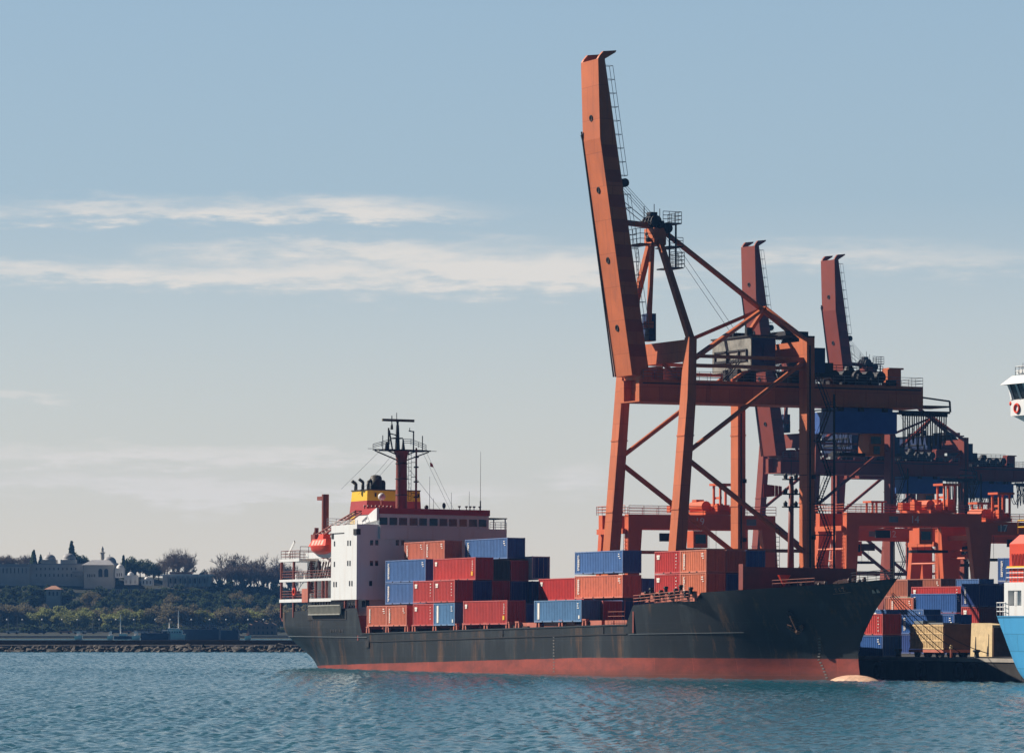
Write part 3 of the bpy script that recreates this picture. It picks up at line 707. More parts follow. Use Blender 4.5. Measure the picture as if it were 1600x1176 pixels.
for s_ in (-129.9,-124.6): 
    d=part('door',MB().box((s_-.4,-7.44,9.5),(s_+.4,-7.38,11.4)),'galv',ship); part('handle',MB().box((s_+.2,-7.5,10.4),(s_+.3,-7.44,10.5)),'black',d)
mb=MB(); mb.box((A0+.15,-10.24,17.7),(A0+4.2,-10.2,17.82)); mb.box((A0+.2,-10.27,17.1),(A0+.8,-10.19,17.75)); mb.box((A1-.9,-10.3,17.45),(A1+.06,-9.7,18.2)); part('sidelight_box',mb,'black',ship)

# funnel
f0=sh(571.5,790,0,-121).y
def fun(z0,z1,m):
    def ring(z):
        k=(z-18.0)/(23.9-18.0); sA=-127.0+.9*k; tS=f0-.05+.35*k; sF=-120.9-.25*k
        return [(sA,tS,z),(sF,tS,z),(sF,f0+8.2-.3*k,z),(sA,f0+8.2-.3*k,z)]
    mb=MB(); mb.hexa(ring(z0),ring(z1)); return mb
part('funnel_base',fun(14.7,20.9,'yellow'),'yellow',ship); part('funnel_band',fun(20.9,22.4,'funnel_red'),'funnel_red',ship)
fz=fun(22.4,23.75,'yellow'); part('funnel_top',fz,'yellow',ship)
mb=MB(); mb.box((-126.3,f0+.2,23.75),(-121.1,f0+8.0,23.9)); part('funnel_rim',mb,'soot',ship)
mb=MB()
for k in range(3): mb.box((-121.05,f0+1.3+k*3.1,22.9),(-120.98,f0+1.55+k*3.1,23.4))
part('funnel_vent',mb,'black',ship)
for (x,r_,yt) in ((556,.23,751.5),(567,.21,748.5),(575.5,.22,748.5),(587.5,.78,742.5),(597.5,.42,750.5)):
    p=sh(x,yt,0,-123.5); mb=MB(); mb.tube((-123.5,p.y,23.8),(-123.5,p.y,p.z-.3),r_,12)
    if r_<.3: mb.tube((-123.5,p.y,p.z-.35),(-123.5,p.y-.55*(1 if x<570 else -1),p.z),r_,8)
    else: mb.lathe([(r_,-.3),(r_*.8,-.05),(r_*.35,.06),(0,.08)],(-123.5,p.y,p.z-.0),12)
    part('exhaust_pipe',mb,'soot',ship,True)
# main mast
mz=28.6; mb=MB(); mc=sh(627,790,0,-114.0).y
mb.lathe([(.78,20.9),(.76,24),(.72,27.5),(.85,28.2),(1.1,28.6)],(-114,mc,0),14); part('mast_column',mb,'ship_brown',ship,True)
def mt(x): return sh(x,705,0,-114).y
mb=MB(); tl,tr=mt(583.5),mt(672)
mb.box((-114.9,tl+1.2,mz),(-113.1,tr-.8,mz+.22)); mb.box((-114.3,tl,mz+.05),(-113.7,tr,mz+.2))
for tt in (tl+.2,tr-.2): mb.beam((-114,mc,27.2),(-114,tt,mz),.14,.16,(1,0,0)); mb.beam((-114,mc,27.9),(-114,(tt+mc)/2,mz),.14,.14,(1,0,0))
mb.box((-114.05,mt(575),mz+.2),(-113.95,mt(581),mz+.26)); mb.box((-114.05,mt(674),mz+.1),(-113.95,mt(682),mz+.16))
part('mast_platform',mb,'black',ship)
mb=MB(); mb.rail([(-114.6,tl+.2,mz+.2),(-114.6,mt(612),mz+.9)],.65,1.0); mb.rail([(-114.6,mt(632),mz+.9),(-114.6,mt(645),mz+.9),(-114.6,tr-.3,mz+.2)],.75,1.0); part('mast_railing',mb,'black',ship)
mb=MB()
t0=mt(621); mb.tube((-114,t0,mz),(-114,t0,32.0),.36,8,.2); mb.tube((-114,t0,31.8),(-114,t0,32.5),.16,6); mb.box((-114.5,mt(613),30.2),(-113.5,mt(627),30.35))
mb.tube((-114,mt(607),mz),(-114,mt(607),31.6),.12,6); mb.tube((-114,mt(613.5),mz),(-114,mt(608),31.3),.1,6); mb.tube((-114,mt(608),30.9),(-114,mt(618),30.7),.08,6)
mb.lathe([(.28,0),(.2,.5),(.1,1.2),(.06,1.4)],(-114,mt(630),mz+.2),8); mb.lathe([(.25,0),(.2,.6),(.12,1)],(-114,mt(604),mz+.2),8); mb.lathe([(.2,0),(.16,.5),(.03,.9)],(-114,mt(612),31.4),8)
mb.tube((-114,mt(646),mz),(-114,mt(646),31.3),.1,6); mb.tube((-114,mt(646),31.2),(-114,mt(638.5),31.3),.08,6); mb.tube((-114,mt(640),31.3),(-114,mt(640),31.7),.05,5)
mb.tube((-114,mt(598),mz),(-114,mt(598),30.6),.06,5); mb.tube((-114,mt(660),mz),(-114,mt(660),30.7),.07,5); mb.tube((-114,mt(619.5),32.3),(-114,mt(619.5),33.6),.05,5); mb.tube((-114,mt(612),32.2),(-114,mt(612),33.2),.07,5)
part('mast_top_gear',mb,'black',ship)
mb=MB(); mb.box((-114.16,mt(597.2),32.45),(-113.84,mt(646.5),32.78)); part('radar_scanner',mb,mat('radar_olive',(.10,.085,.045),.6),ship)
mb=MB()
for zz in (22.9,25.0,27.0): mb.torus((-114,mc,zz),.8,.06,2,14,5)
mb.ladder((-113.4,mc-.75,21),(-113.4,mc-.75,28),.4,(1,0,0),.5,.03); part('mast_ladder',mb,'black',ship)
# second, slender mast with ladder
t2=sh(650,780,0,-112).y; mb=MB(); mb.tube((-112,t2,20.9),(-112,t2,29.0),.17,8,.12); part('signal_mast',mb,'ship_brown',ship)
mb=MB(); mb.ladder((-112,t2-.7,22.2),(-112,t2-.7,28.6),.4,(0,-1,0),.5,.03)
for z in (22.5,24.5,26.4,27.7): mb.box((-112.25,t2-.25,z),(-111.75,t2+.25,z+.18))
for z in (23.1,25.2,27.1): mb.tube((-112,t2-.7,z),(-112,t2,z),.04,4)
part('signal_lamps',mb,'black',ship)
mb=MB()
for a,b in (((-114,mt(594),28.6),(-123,mt(588)-1,23.9)),((-114,mt(612),28),(-121.5,mt(597),23.2)),((-114,mt(630),27.5),(-112,mt(640),21)),((-114,mt(660),28.6),(-109,mt(678),21)),((-114,mt(666),28.6),(-109,mt(684),21)),((-114,mt(633),27),(-110,mt(668),21)),((-114,mt(617),27.6),(-121.5,mt(606),23.4))): mb.tube(a,b,.022,4,cap=False)
part('mast_stay',mb,'cable',ship)
fl=MB(); p0=Vector((-112.6,mt(668),26.9)); fl.hexa([p0+Vector((0,-.25,-.25)),p0+Vector((0.03,-.25,-.25)),p0+Vector((.03,.25,-.35)),p0+Vector((0,.25,-.35))],[p0+Vector((0,-.3,.3)),p0+Vector((.03,-.3,.3)),p0+Vector((.03,.05,.15)),p0+Vector((0,.05,.15))]); part('pennant',fl,'ship_red',ship)
# satellite dome, roof aerials
td=sh(596.5,772,0,-117).y; mb=MB(); mb.ball((-117,td,22.75),.5,14,9); part('satellite_dome',mb,'white',ship,True)
mb=MB(); mb.tube((-117,td,20.9),(-117,td,22.3),.16,8); part('dome_post',mb,'salmon',ship)
mb=MB()
for (x,z) in ((757.5,28.6),(678,25.2),(684,22.4),(712,23.2),(740,23.4)): mb.tube((-109.5,tx(x),20.9),(-109.5,tx(x),z),.035,5,.02)
mb.tube((-109.5,tx(757.5),20.9),(-109.5,tx(757.5),22.2),.09,6)
for x in (723,734,740,746,755): mb.lathe([(.06,0),(.06,.3),(.22,.4),(.2,.52)],(-109.2,tx(x),20.95),8)
part('roof_aerials',mb,'dark_steel',ship)
mb=MB(); mb.ball((-109.3,tx(699.5),21.45),.3,10,7,(.12,.26,.4)); mb.tube((-109.3,tx(699.5),20.95),(-109.3,tx(699.5),21.2),.06,5); mb.ball((-109.3,tx(672),21.2),.3,8,6); part('searchlight',mb,'dark_steel',ship)
mb=MB()
for k in range(9): mb.lathe([(.08,0),(.08,.35),(.2,.45),(.12,.6)],(-115.5,tx(606)+k*.55,20.95),7)
part('roof_vent',mb,'ship_brown',ship)
# stern kingpost and stores crane over the boat
p=sh(508.5,772,1,-5.5); kx=p.x
mb=MB(); mb.tube((kx,-5.5,14.7),(kx,-5.5,p.z),.48,12); mb.box((kx-1.9,-5.9,p.z-.75),(kx-.3,-5.2,p.z-.25)); mb.ladder((kx+.75,-5.5,17),(kx+.75,-5.5,p.z-.2),.0001,(0,1,0),.5,.05); part('kingpost',mb,'ship_brown',ship)
mb=MB()
q0=sh(497,836,1,-8.5); q1=sh(560,798,1,-8.5)
for dz in (0,-.75):
    for t_ in (-8.9,-8.1): mb.tube((q0.x,t_,q0.z+dz),(q1.x,t_,q1.z+dz*.4),.11,6)
for k in range(14):
    u=k/13; a=(q0.x+(q1.x-q0.x)*u,-8.9,q0.z+(q1.z-q0.z)*u); u2=min(1,u+.06); b=(q0.x+(q1.x-q0.x)*u2,-8.9,q0.z+(q1.z-q0.z)*u2-.75*(1-u2)-.3*u2); mb.tube(a,b,.07,5); mb.tube(a,(a[0],-8.1,a[2]),.06,5)
mb.box((q0.x-.8,-9.2,q0.z-1.6),(q0.x+.5,-7.8,q0.z+.1)); mb.tube((q0.x-.6,-8.5,q0.z),(q0.x-.5,-8.5,q0.z+1.0),.3,8); mb.torus((q0.x-.9,-8.5,q0.z-.2),.7,.1,1,14,5)
part('boat_davit',mb,'ship_brown',ship)
mb=MB()
for s_ in (-124.4,-118.6): mb.beam((s_,-8.2,12.1),(s_,-8.6,14.4),.35,.3); mb.beam((s_,-8.6,17.6),(s_,-7.4,18.4),.3,.3); mb.beam((s_,-7.4,14.75),(s_,-7.4,18.4),.3,.3)
for k in range(7): mb.tube((-124+k*.9,-8.9,12.2),(-124.6+k*.9,-8.2,14.3),.1,5)
part('boat_cradle',mb,'shade_steel',ship)
mb=MB(); mb.tube((-132.6,-9.3,14.8),(-132.6,-9.3,15.6),.08,6); mb.beam((-132.9,-9.3,15.5),(-130.9,-9.3,17.1),.35,.14,(0,1,0)); part('radar_reflector',mb,'white',ship)
# foremast, wave breaker and forecastle gear
fp=sh(1235.5,880,1,0); fs=fp.x; ftop=sh(1235.5,744,1,0).z
mb=MB(); mb.tube((fs,0,8.2),(fs,0,ftop),.42,10,.22); part('foremast',mb,'ship_brown',ship,True)
mb=MB()
for z in (ftop-.4,ftop-2.0,ftop-3.4): mb.box((fs-.4,-.9,z),(fs+.4,.9,z+.14)); mb.lathe([(.2,0),(.25,.35),(.05,.6)],(fs,-.7,z+.14),7); mb.lathe([(.2,0),(.25,.35),(.05,.6)],(fs,.6,z+.14),7)
mb.tube((fs,-2.2,ftop+.1),(fs,2,ftop+.2),.04,4); mb.tube((fs,0,ftop),(fs,0,ftop+1.8),.05,4)
mb.ladder((fs-.2,-1.3,8.5),(fs-.2,-1.3,16),.45,(0,-1,0),.5,.03); mb.tube((fs,.3,9),(fs,.3,ftop-1),.05,4)
part('foremast_gear',mb,'black',ship)
fl=MB(); z0=ftop-2.1
for k in range(5):
    a=k*.45; fl.hexa([(fs-.3,-1.0-a,z0-.05*k),(fs-.27,-1.0-a,z0-.05*k),(fs-.27+.1*math.sin(k+1),-1.45-a,z0-.05*k-.05),(fs-.3+.1*math.sin(k+1),-1.45-a,z0-.05*k-.05)],[(fs-.3,-1.0-a,z0+1.0+.04*k),(fs-.27,-1.0-a,z0+1.0+.04*k),(fs-.27+.1*math.sin(k+1),-1.45-a,z0+1.05+.04*k),(fs-.3+.1*math.sin(k+1),-1.45-a,z0+1.05+.04*k)])
part('signal_flag',fl,'ship_red',ship)
wl=sh(1161,885,1,-6.8)
mb=MB(); mb.box((wl.x,-6.8,8.0),(wl.x+.25,7.2,wl.z)); mb.box((wl.x-.7,-6.95,8.0),(wl.x+.25,-6.8,wl.z+.3)); part('wave_breaker',mb,'ship_brown',ship)
mb=MB()
rw=random.Random(5)
for k in range(26):
    s_=rw.uniform(wl.x+1,0); t_=rw.uniform(-3.4,4)*(1-(s_+12)/22); h=rw.uniform(.5,1.5)+8.6+.03*(s_+10); mb.lathe([(.3,0),(.22,.3),(.24,h-8.5),(.1,h-8.3)],(s_,t_,8.5),7)
    if k%3==0: mb.tube((s_-.5,t_-.4,h),(s_+.5,t_+.4,h),.3,8)
part('windlass_gear',mb,'shade_steel',ship)
mb=MB(); q=sh(1225,905,1,-3); mb.lathe([(.05,-.2),(.25,.1),(.75,1.0),(.7,1.0)],(q.x,-3,q.z-.5),10); part('vent_cowl',mb,'lifeboat',ship)
mb=MB()
mb.box((-31.5,-9.5,8.0),(-19.0,-9.2,9.1))
part('forecastle_side_plate',mb,'salmon',ship)
mb=MB()
for k in range(11):
    s_=-31+1.15*k; mb.lathe([(.22,0),(.2,.5),(.3,.6),(.25,.8)],(s_,-9.7,8.0+.04*k+.35*(k%3)),7)
part('bollard',mb,'black',ship)
mb=MB(); mb.rail([(-38.5,-10.0,5.5),(-34.5,-10.0,5.5),(-34.4,-10,7.1)],1.5,1.3,.025,3); mb.rail([(-32.4,-10.0,7.75),(-19.8,-9.8,8.2)],1.0,1.3,.04,3); mb.rail([(-6,-7.2,9.4),(-1,-4.9,9.6)],.7,1.2,.03,2); part('forecastle_railing',mb,'salmon',ship)
mb=MB(); mb.tube((7.0,0,10.0),(7.0,0,13.6),.06,5); mb.tube((6.2,0,10.0),(7,0,12.4),.04,4); mb.rail([(2.5,-2.5,9.7),(6.8,0,10.1),(2.5,2.5,9.7)],1.1,1.1,.03,4); part('jackstaff',mb,'dark_steel',ship)

# ---- lifeboat (hangs in its davit)
lb=thing('lifeboat','bright orange red enclosed lifeboat hanging in its davit behind the white bridge block','lifeboat',mw=SHIP@Matrix.Translation((-121.6,-9.0,15.2)))
def boat_ring(x,L,Wd,zk,zg):
    u=x/(L/2); w=Wd/2*(1-abs(u)**2.6)**.6 if abs(u)<1 else 0.02
    return w
mb=MB(); Lb,ns=6.6,15
rows=[(0.03,-.0),(.55,.12),(.88,.5),(1.0,1.0),(1.04,1.12)]
for i in range(ns):
    x=-Lb/2+Lb*i/(ns-1); u=x/(Lb/2); w=1.25*(max(0,1-abs(u)**2.8))**.55+.03; k=.45*abs(u)**3
    for a,z in rows[::-1]: mb.v.append((x,-a*w,z+k*(1-z/1.2)))
    for a,z in rows: mb.v.append((x,a*w,z+k*(1-z/1.2)))
m_=2*len(rows)
for i in range(ns-1):
    for j in range(m_-1): mb.f.append((i*m_+j,(i+1)*m_+j,(i+1)*m_+j+1,i*m_+j+1))
mb.f.append(tuple(range(m_))); mb.f.append(tuple((ns-1)*m_+j for j in range(m_)))
part('boat_hull',mb,'lifeboat',lb,True)
mb=MB(); mb.hexa([(-2.8,-1.1,1.1),(2.8,-1.1,1.1),(2.8,1.1,1.1),(-2.8,1.1,1.1)],[(-2.2,-.75,2.0),(2.2,-.75,2.0),(2.2,.75,2.0),(-2.2,.75,2.0)]); mb.hexa([(-.9,-.6,2.0),(.9,-.6,2.0),(.9,.6,2.0),(-.9,.6,2.0)],[(-.7,-.45,2.65),(.7,-.45,2.65),(.7,.45,2.65),(-.7,.45,2.65)])
part('canopy',mb,'lifeboat',lb)
mb=MB()
for x in (-1.9,-.9,.1,1.1): mb.hexa([(x,-1.09,1.22),(x+.65,-1.09,1.22),(x+.65,-1.04,1.22),(x,-1.04,1.22)],[(x,-.83,1.85),(x+.65,-.83,1.85),(x+.65,-.78,1.85),(x,-.78,1.85)])
part('canopy_window',mb,mat('lifeboat_pale_panel',(.75,.35,.28),.5),lb)

# ------------------------------------------------------------------ containers
CM={}
def corrugated(a,b,nrm_out,z0,z1,per=.42,dep=.045):
    # vertical trapezoid ribs from a to b (2D points), pushed inwards by dep
    a=Vector(a);b=Vector(b);d=(b-a);Ln=d.length;d/=Ln;o=Vector(nrm_out);n=max(2,round(Ln/per));pts=[]
    for i in range(n):
        u=Ln*i/n;w=Ln/n
        for f,k in ((.0,0),(.30,0),(.5,1),(.80,1)):
            p=a+d*(u+w*f)-o*dep*k; pts.append((p.x,p.y))
    pts.append((b.x,b.y)); mb=MB()
    for x,y in pts: mb.v+=[(x,y,z0),(x,y,z1)]
    for i in range(len(pts)-1): mb.f.append((2*i,2*i+2,2*i+3,2*i+1))
    return mb
WID=2.44
def cont_meshes(Ln,H,col):
    k=(Ln,round(H,2),col)
    if k in CM: return CM[k]
    h=WID/2; i=.07; sh_=MB()
    for c in (corrugated((i,-h+.03),(Ln-i,-h+.03),(0,-1),.15,H-.12),corrugated((i,h-.03),(Ln-i,h-.03),(0,1),.15,H-.12),corrugated((.03,-h+i),(.03,h-i),(-1,0),.15,H-.12)): sh_.add(c.v,c.f)
    sh_.add([(.02,-h+.02,H-.05),(Ln-.02,-h+.02,H-.05),(Ln-.02,h-.02,H-.05),(.02,h-.02,H-.05)],[(0,1,2,3)])
    sh_.add([(.02,-h+.02,.12),(Ln-.02,-h+.02,.12),(Ln-.02,h-.02,.12),(.02,h-.02,.12)],[(0,3,2,1)])
    fr=MB(); e=.002
    for x in (0,Ln-.16):
        for y in (-h,h-.14): fr.box((x,y,0),(x+.16,y+.14,H))
    for y in (-h,h-.09): fr.box((.16,y,.02),(Ln-.16,y+.09,.17)); fr.box((.16,y,H-.13),(Ln-.16,y+.09,H-.02))
    for x in (0,Ln-.09):
        fr.box((x,-h+.14,.02),(x+.09,h-.14,.17)); fr.box((x,-h+.14,H-.14),(x+.09,h-.14,H-.02))
    dr=MB()
    dr.box((Ln-.07,-h+.15,.18),(Ln-.035,-.015,H-.15)); dr.box((Ln-.07,.015,.18),(Ln-.035,h-.15,H-.15))
    for z in (.25,.5,.75): dr.box((Ln-.035,-h+.2,H*z-.04),(Ln-.012,h-.2,H*z+.04))
    rd=MB()
    for y in (-.85,-.35,.35,.85): rd.tube((Ln+.0,y,.2),(Ln+.0,y,H-.16),.022,5)
    fp_=MB()
    if 'm' not in FP: FP['m']=fp_.box((-.17,-.004,.03),(.17,.06,.16)).mesh('fork_pocket',M['black'])
    r=(sh_.mesh('shell',M['c_'+col]),fr.mesh('frame',M['f_'+col]),dr.mesh('door',M['c_'+('navy' if col=='grey' else col)]),rd.mesh('lock_rod',M['f_'+col])); CM[k]=r; return r  # grey box gets a navy door: shade of its end put into colour
MK={}; FP={}
def marking(kind,Ln,H,seed):
    k=(kind,Ln,round(H,2),seed%3)
    if k in MK: return MK[k]
    q=random.Random(seed%3+len(kind)); mb=MB(); y=-WID/2-.004; mm='mark_white'
    def blk(x0,x1,z0,z1): mb.box((x0,y-.006,z0),(x1,y+.03,z1))
    if kind=='column':      # a vertical line of white letters, too small and worn to read
        w=.34 if Ln<8 else .42; x=.75; z=H-.42
        while z>.5:
            hh=q.uniform(.16,.22); c=q.random(); blk(x,x+w,z-hh*.32,z); blk(x,x+w*.35,z-hh,z-hh*.34)
            if c<.7: blk(x+w*.62,x+w,z-hh,z-hh*.34)
            z-=hh+.045
        for z in (H-.5,H-.75): blk(Ln-1.15,Ln-1.15+q.uniform(.3,.6),z,z+.1)
        blk(Ln-.9,Ln-.55,H-.98,H-.9)
    if kind=='panel':       # a white panel with letters left dark
        x=.9; blk(x,x+.5,.35,H-.3)
        for z in (H-.5,H-.75,H-1.0): blk(Ln-1.1,Ln-1.1+q.uniform(.3,.6),z,z+.09)
        blk(Ln-.75,Ln-.45,.35,.75)
    if kind=='square':      # two joined rounded white squares high at one end, small print at the other
        s=.62 if Ln<8 else .5
        for a,b,c_,d_ in ((.55,.55+s,H-.92,H-.72),(.5,.6+s,H-.68,H-.42)): blk(a,b,c_,d_)
        for k2 in range(5): blk(Ln-1.05,Ln-1.05+q.uniform(.12,.3),H-.5-.36*k2,H-.40-.36*k2)
    if kind=='square_tag':
        for a,b,c_,d_ in ((.55,1.05,H-.92,H-.72),(.5,1.1,H-.68,H-.42)): blk(a,b,c_,d_)
        for k2 in range(6): blk(Ln-1.0,Ln-1.0+q.uniform(.12,.3),H-.5-.22*k2,H-.42-.22*k2)
    me=[g_.mesh('marking',M[mm]) for g_ in groups_of(mb)]; MK[k]=me; return me
ncont=0
def container(Mx,s0,tmin,z0,Ln,H,col,label,mark=None,group='containers stacked on the ship'):
    global ncont; ncont+=1
    o=thing('shipping_container',label,'container',group,mw=Mx@Matrix.Translation((s0,tmin+WID/2,z0)))
    a,b,c,d=cont_meshes(Ln,H,col)
    obj('shell',a,o); fo=obj('frame',b,o); dd=obj('door',c,o); obj('lock_rod',d,dd); [obj('fork_pocket',FP['m'],fo,(x_,-WID/2,0)) for x_ in ([Ln*.36,Ln*.64] if Ln<8 else [Ln*.18,Ln*.39,Ln*.61,Ln*.82])]
    if mark: [obj('marking',g_,o) for g_ in marking(mark,Ln,H,ncont)]
    if mark=='square_tag':
        mb=MB(); mb.box((Ln-1.25,-WID/2-.01,.55),(Ln-.75,-WID/2+.03,1.05)); part('yellow_sticker',mb,'mark_yellow',o)
    return o
ROW=2.52
def srow(r): return -10.2+ROW*r
Z1,Z2,Z3,Z4=5.66,8.50,11.30,13.95
F20,F40=6.06,12.19
# (s, row t, z, length, height, colour, marking, label)
SC=[
 (-105.1,srow(0),Z1,F20,2.62,'orange','column','orange twenty foot container lowest and nearest the white bridge, white column of letters'),
 (-98.98,srow(0),Z1,F20,2.62,'orange','column','second orange twenty foot container from the bridge on the deck edge'),
 (-105.0,srow(1),Z1+.1,F40,2.55,'dred',None,'dark red container hidden behind the two orange boxes by the bridge'),
 (-105.0,srow(1),Z2,F40,2.72,'blue','column','blue forty foot container in the middle tier beside the bridge front'),
 (-105.0,srow(1),Z3-.05,F40,2.85,'blue','column','topmost blue container of the pair standing against the bridge front'),
 (-105.0,srow(2),Z2,F40,2.72,'navy',None,'navy container under the top orange pair, behind the blue pair by the bridge'),
 (-105.0,srow(2),Z3,F40,2.6,'dred',None,'dark red container directly beneath the top orange pair by the bridge'),
 (-104.8,srow(2),Z4,F20,2.5,'orange','column','orange container on the top tier half in the bridge shadow'),
 (-98.7,srow(2),Z4,F20,2.5,'orange','column','second orange container on the top tier, next to the top blue one'),
 (-91,srow(0),Z1,F20,2.75,'red','square','red twenty foot container on deck, just forward of the lowest orange pair'),
 (-84.9,srow(0),Z1,F20,2.75,'sky','panel','light blue twenty foot container on deck with a white panel of letters'),
 (-91,srow(0),Z2,F20,2.75,'red','square','red twenty foot container in the middle tier, touching the blue one'),
 (-84.9,srow(0),Z2,F20,2.75,'red','square','red twenty foot container directly above the light blue one'),
 (-91,srow(1),Z1,F40,2.7,'navy',None,'navy container behind the red and light blue pair on deck'),
 (-91,srow(1),Z2,F40,2.7,'navy',None,'navy container whose shaded end shows right of the middle red pair'),
 (-90.5,srow(1),Z3-.05,F40,2.78,'red','square_tag','long red container on the third tier with a yellow sticker at its end'),
 (-91,srow(2),Z2,F40,2.7,'dred',None,'dark red container in the middle tier between two navy ends'),
 (-91,srow(2),Z3-.1,F40,2.6,'green',None,'black green container on the third tier beside the long red one'),
 (-91,srow(3),Z2,F40,2.7,'navy',None,'navy container in the middle tier, furthest right of the four ends'),
 (-91,srow(3),Z3-.15,F40,2.6,'dred',None,'dark red container on the third tier beside the black green one'),
 (-92.2,srow(3)+.1,Z4,F40,2.6,'blue','column','highest blue forty foot container, crossed by the bridge shadow'),
 (-76.4,srow(0),Z1+.05,F40,2.9,'red','square_tag','long red container lowest on the deck edge with a yellow sticker, amidships'),
 (-76.4,srow(1),Z1,F40,2.6,'navy',None,'navy container on deck behind the lowest long red one amidships'),
 (-90.2,srow(4),Z2,F40,2.7,'navy',None,'navy container with shaded end directly under the pale grey green one'),
 (-90.2,srow(4),Z3+.1,F40,2.85,'grey',None,'pale grey green container peeping out behind the black green and dark red ends'),
 (-57.0,srow(0),Z1+.25,F40,2.55,'sky','panel','light blue forty foot container on the deck edge forward of the gap'),
 (-76.2,srow(4),Z2+.22,F40,2.72,'vred','square','bright red container half shaded, left of the weathered orange one'),
 (-76.2,srow(4),Z1,F40,2.9,'navy',None,'navy container underneath the half shaded bright red one'),
 (-56.5,srow(1),Z1,F40,2.7,'dred',None,'dark red container on deck right of the light blue forty foot one'),
 (-56.5,srow(2),Z1,F40,2.8,'navy',None,'navy container on deck beneath the weathered orange one'),
 (-56.5,srow(2),Z2+.22,F40,2.66,'rust','column','weathered orange container with rust stains under the lone blue one'),
 (-56.5,srow(2),Z3+.28,F40,2.62,'blue','column','lone blue container on top of the weathered orange one'),
 (-56.5,srow(3),Z1,F40,2.8,'navy',None,'navy container on deck behind the one under the weathered orange box'),
 (-56.5,srow(3),Z2,F40,2.5,'blue',None,'blue container with shaded end in the gap before the forward stack'),
]
for a in SC: container(SHIP,a[0],a[1],a[2],a[3],a[4],a[5],a[7],a[6])
FZ1,FZ2=8.72,11.30
for z,w in ((FZ1,'lower'),(FZ2,'upper')):
    container(SHIP,-36.5,srow(2),z,F20,2.54,'vred','red twenty foot container in the %s tier of the forward stack'%w,'square')
    container(SHIP,-30.4,srow(2),z,F20,2.54,'orange2','orange twenty foot container in the %s tier of the forward stack'%w,'column')
    container(SHIP,-36.5,srow(3),z,F40,2.54,'brown' if z==FZ2 else 'navy',('red brown' if z==FZ2 else 'navy')+' container behind the %s orange one of the forward stack'%w)
    container(SHIP,-36.5,srow(4),z,F40,2.54,'rblue' if z==FZ2 else 'navy',('dark blue' if z==FZ2 else 'navy blue')+' container furthest right in the %s tier of the forward stack'%w)
mb=MB(); mb.box((-36.5,srow(2),5.6),(-24.4,srow(5),8.7)); part('forward_hatch',mb,'ship_brown',ship)

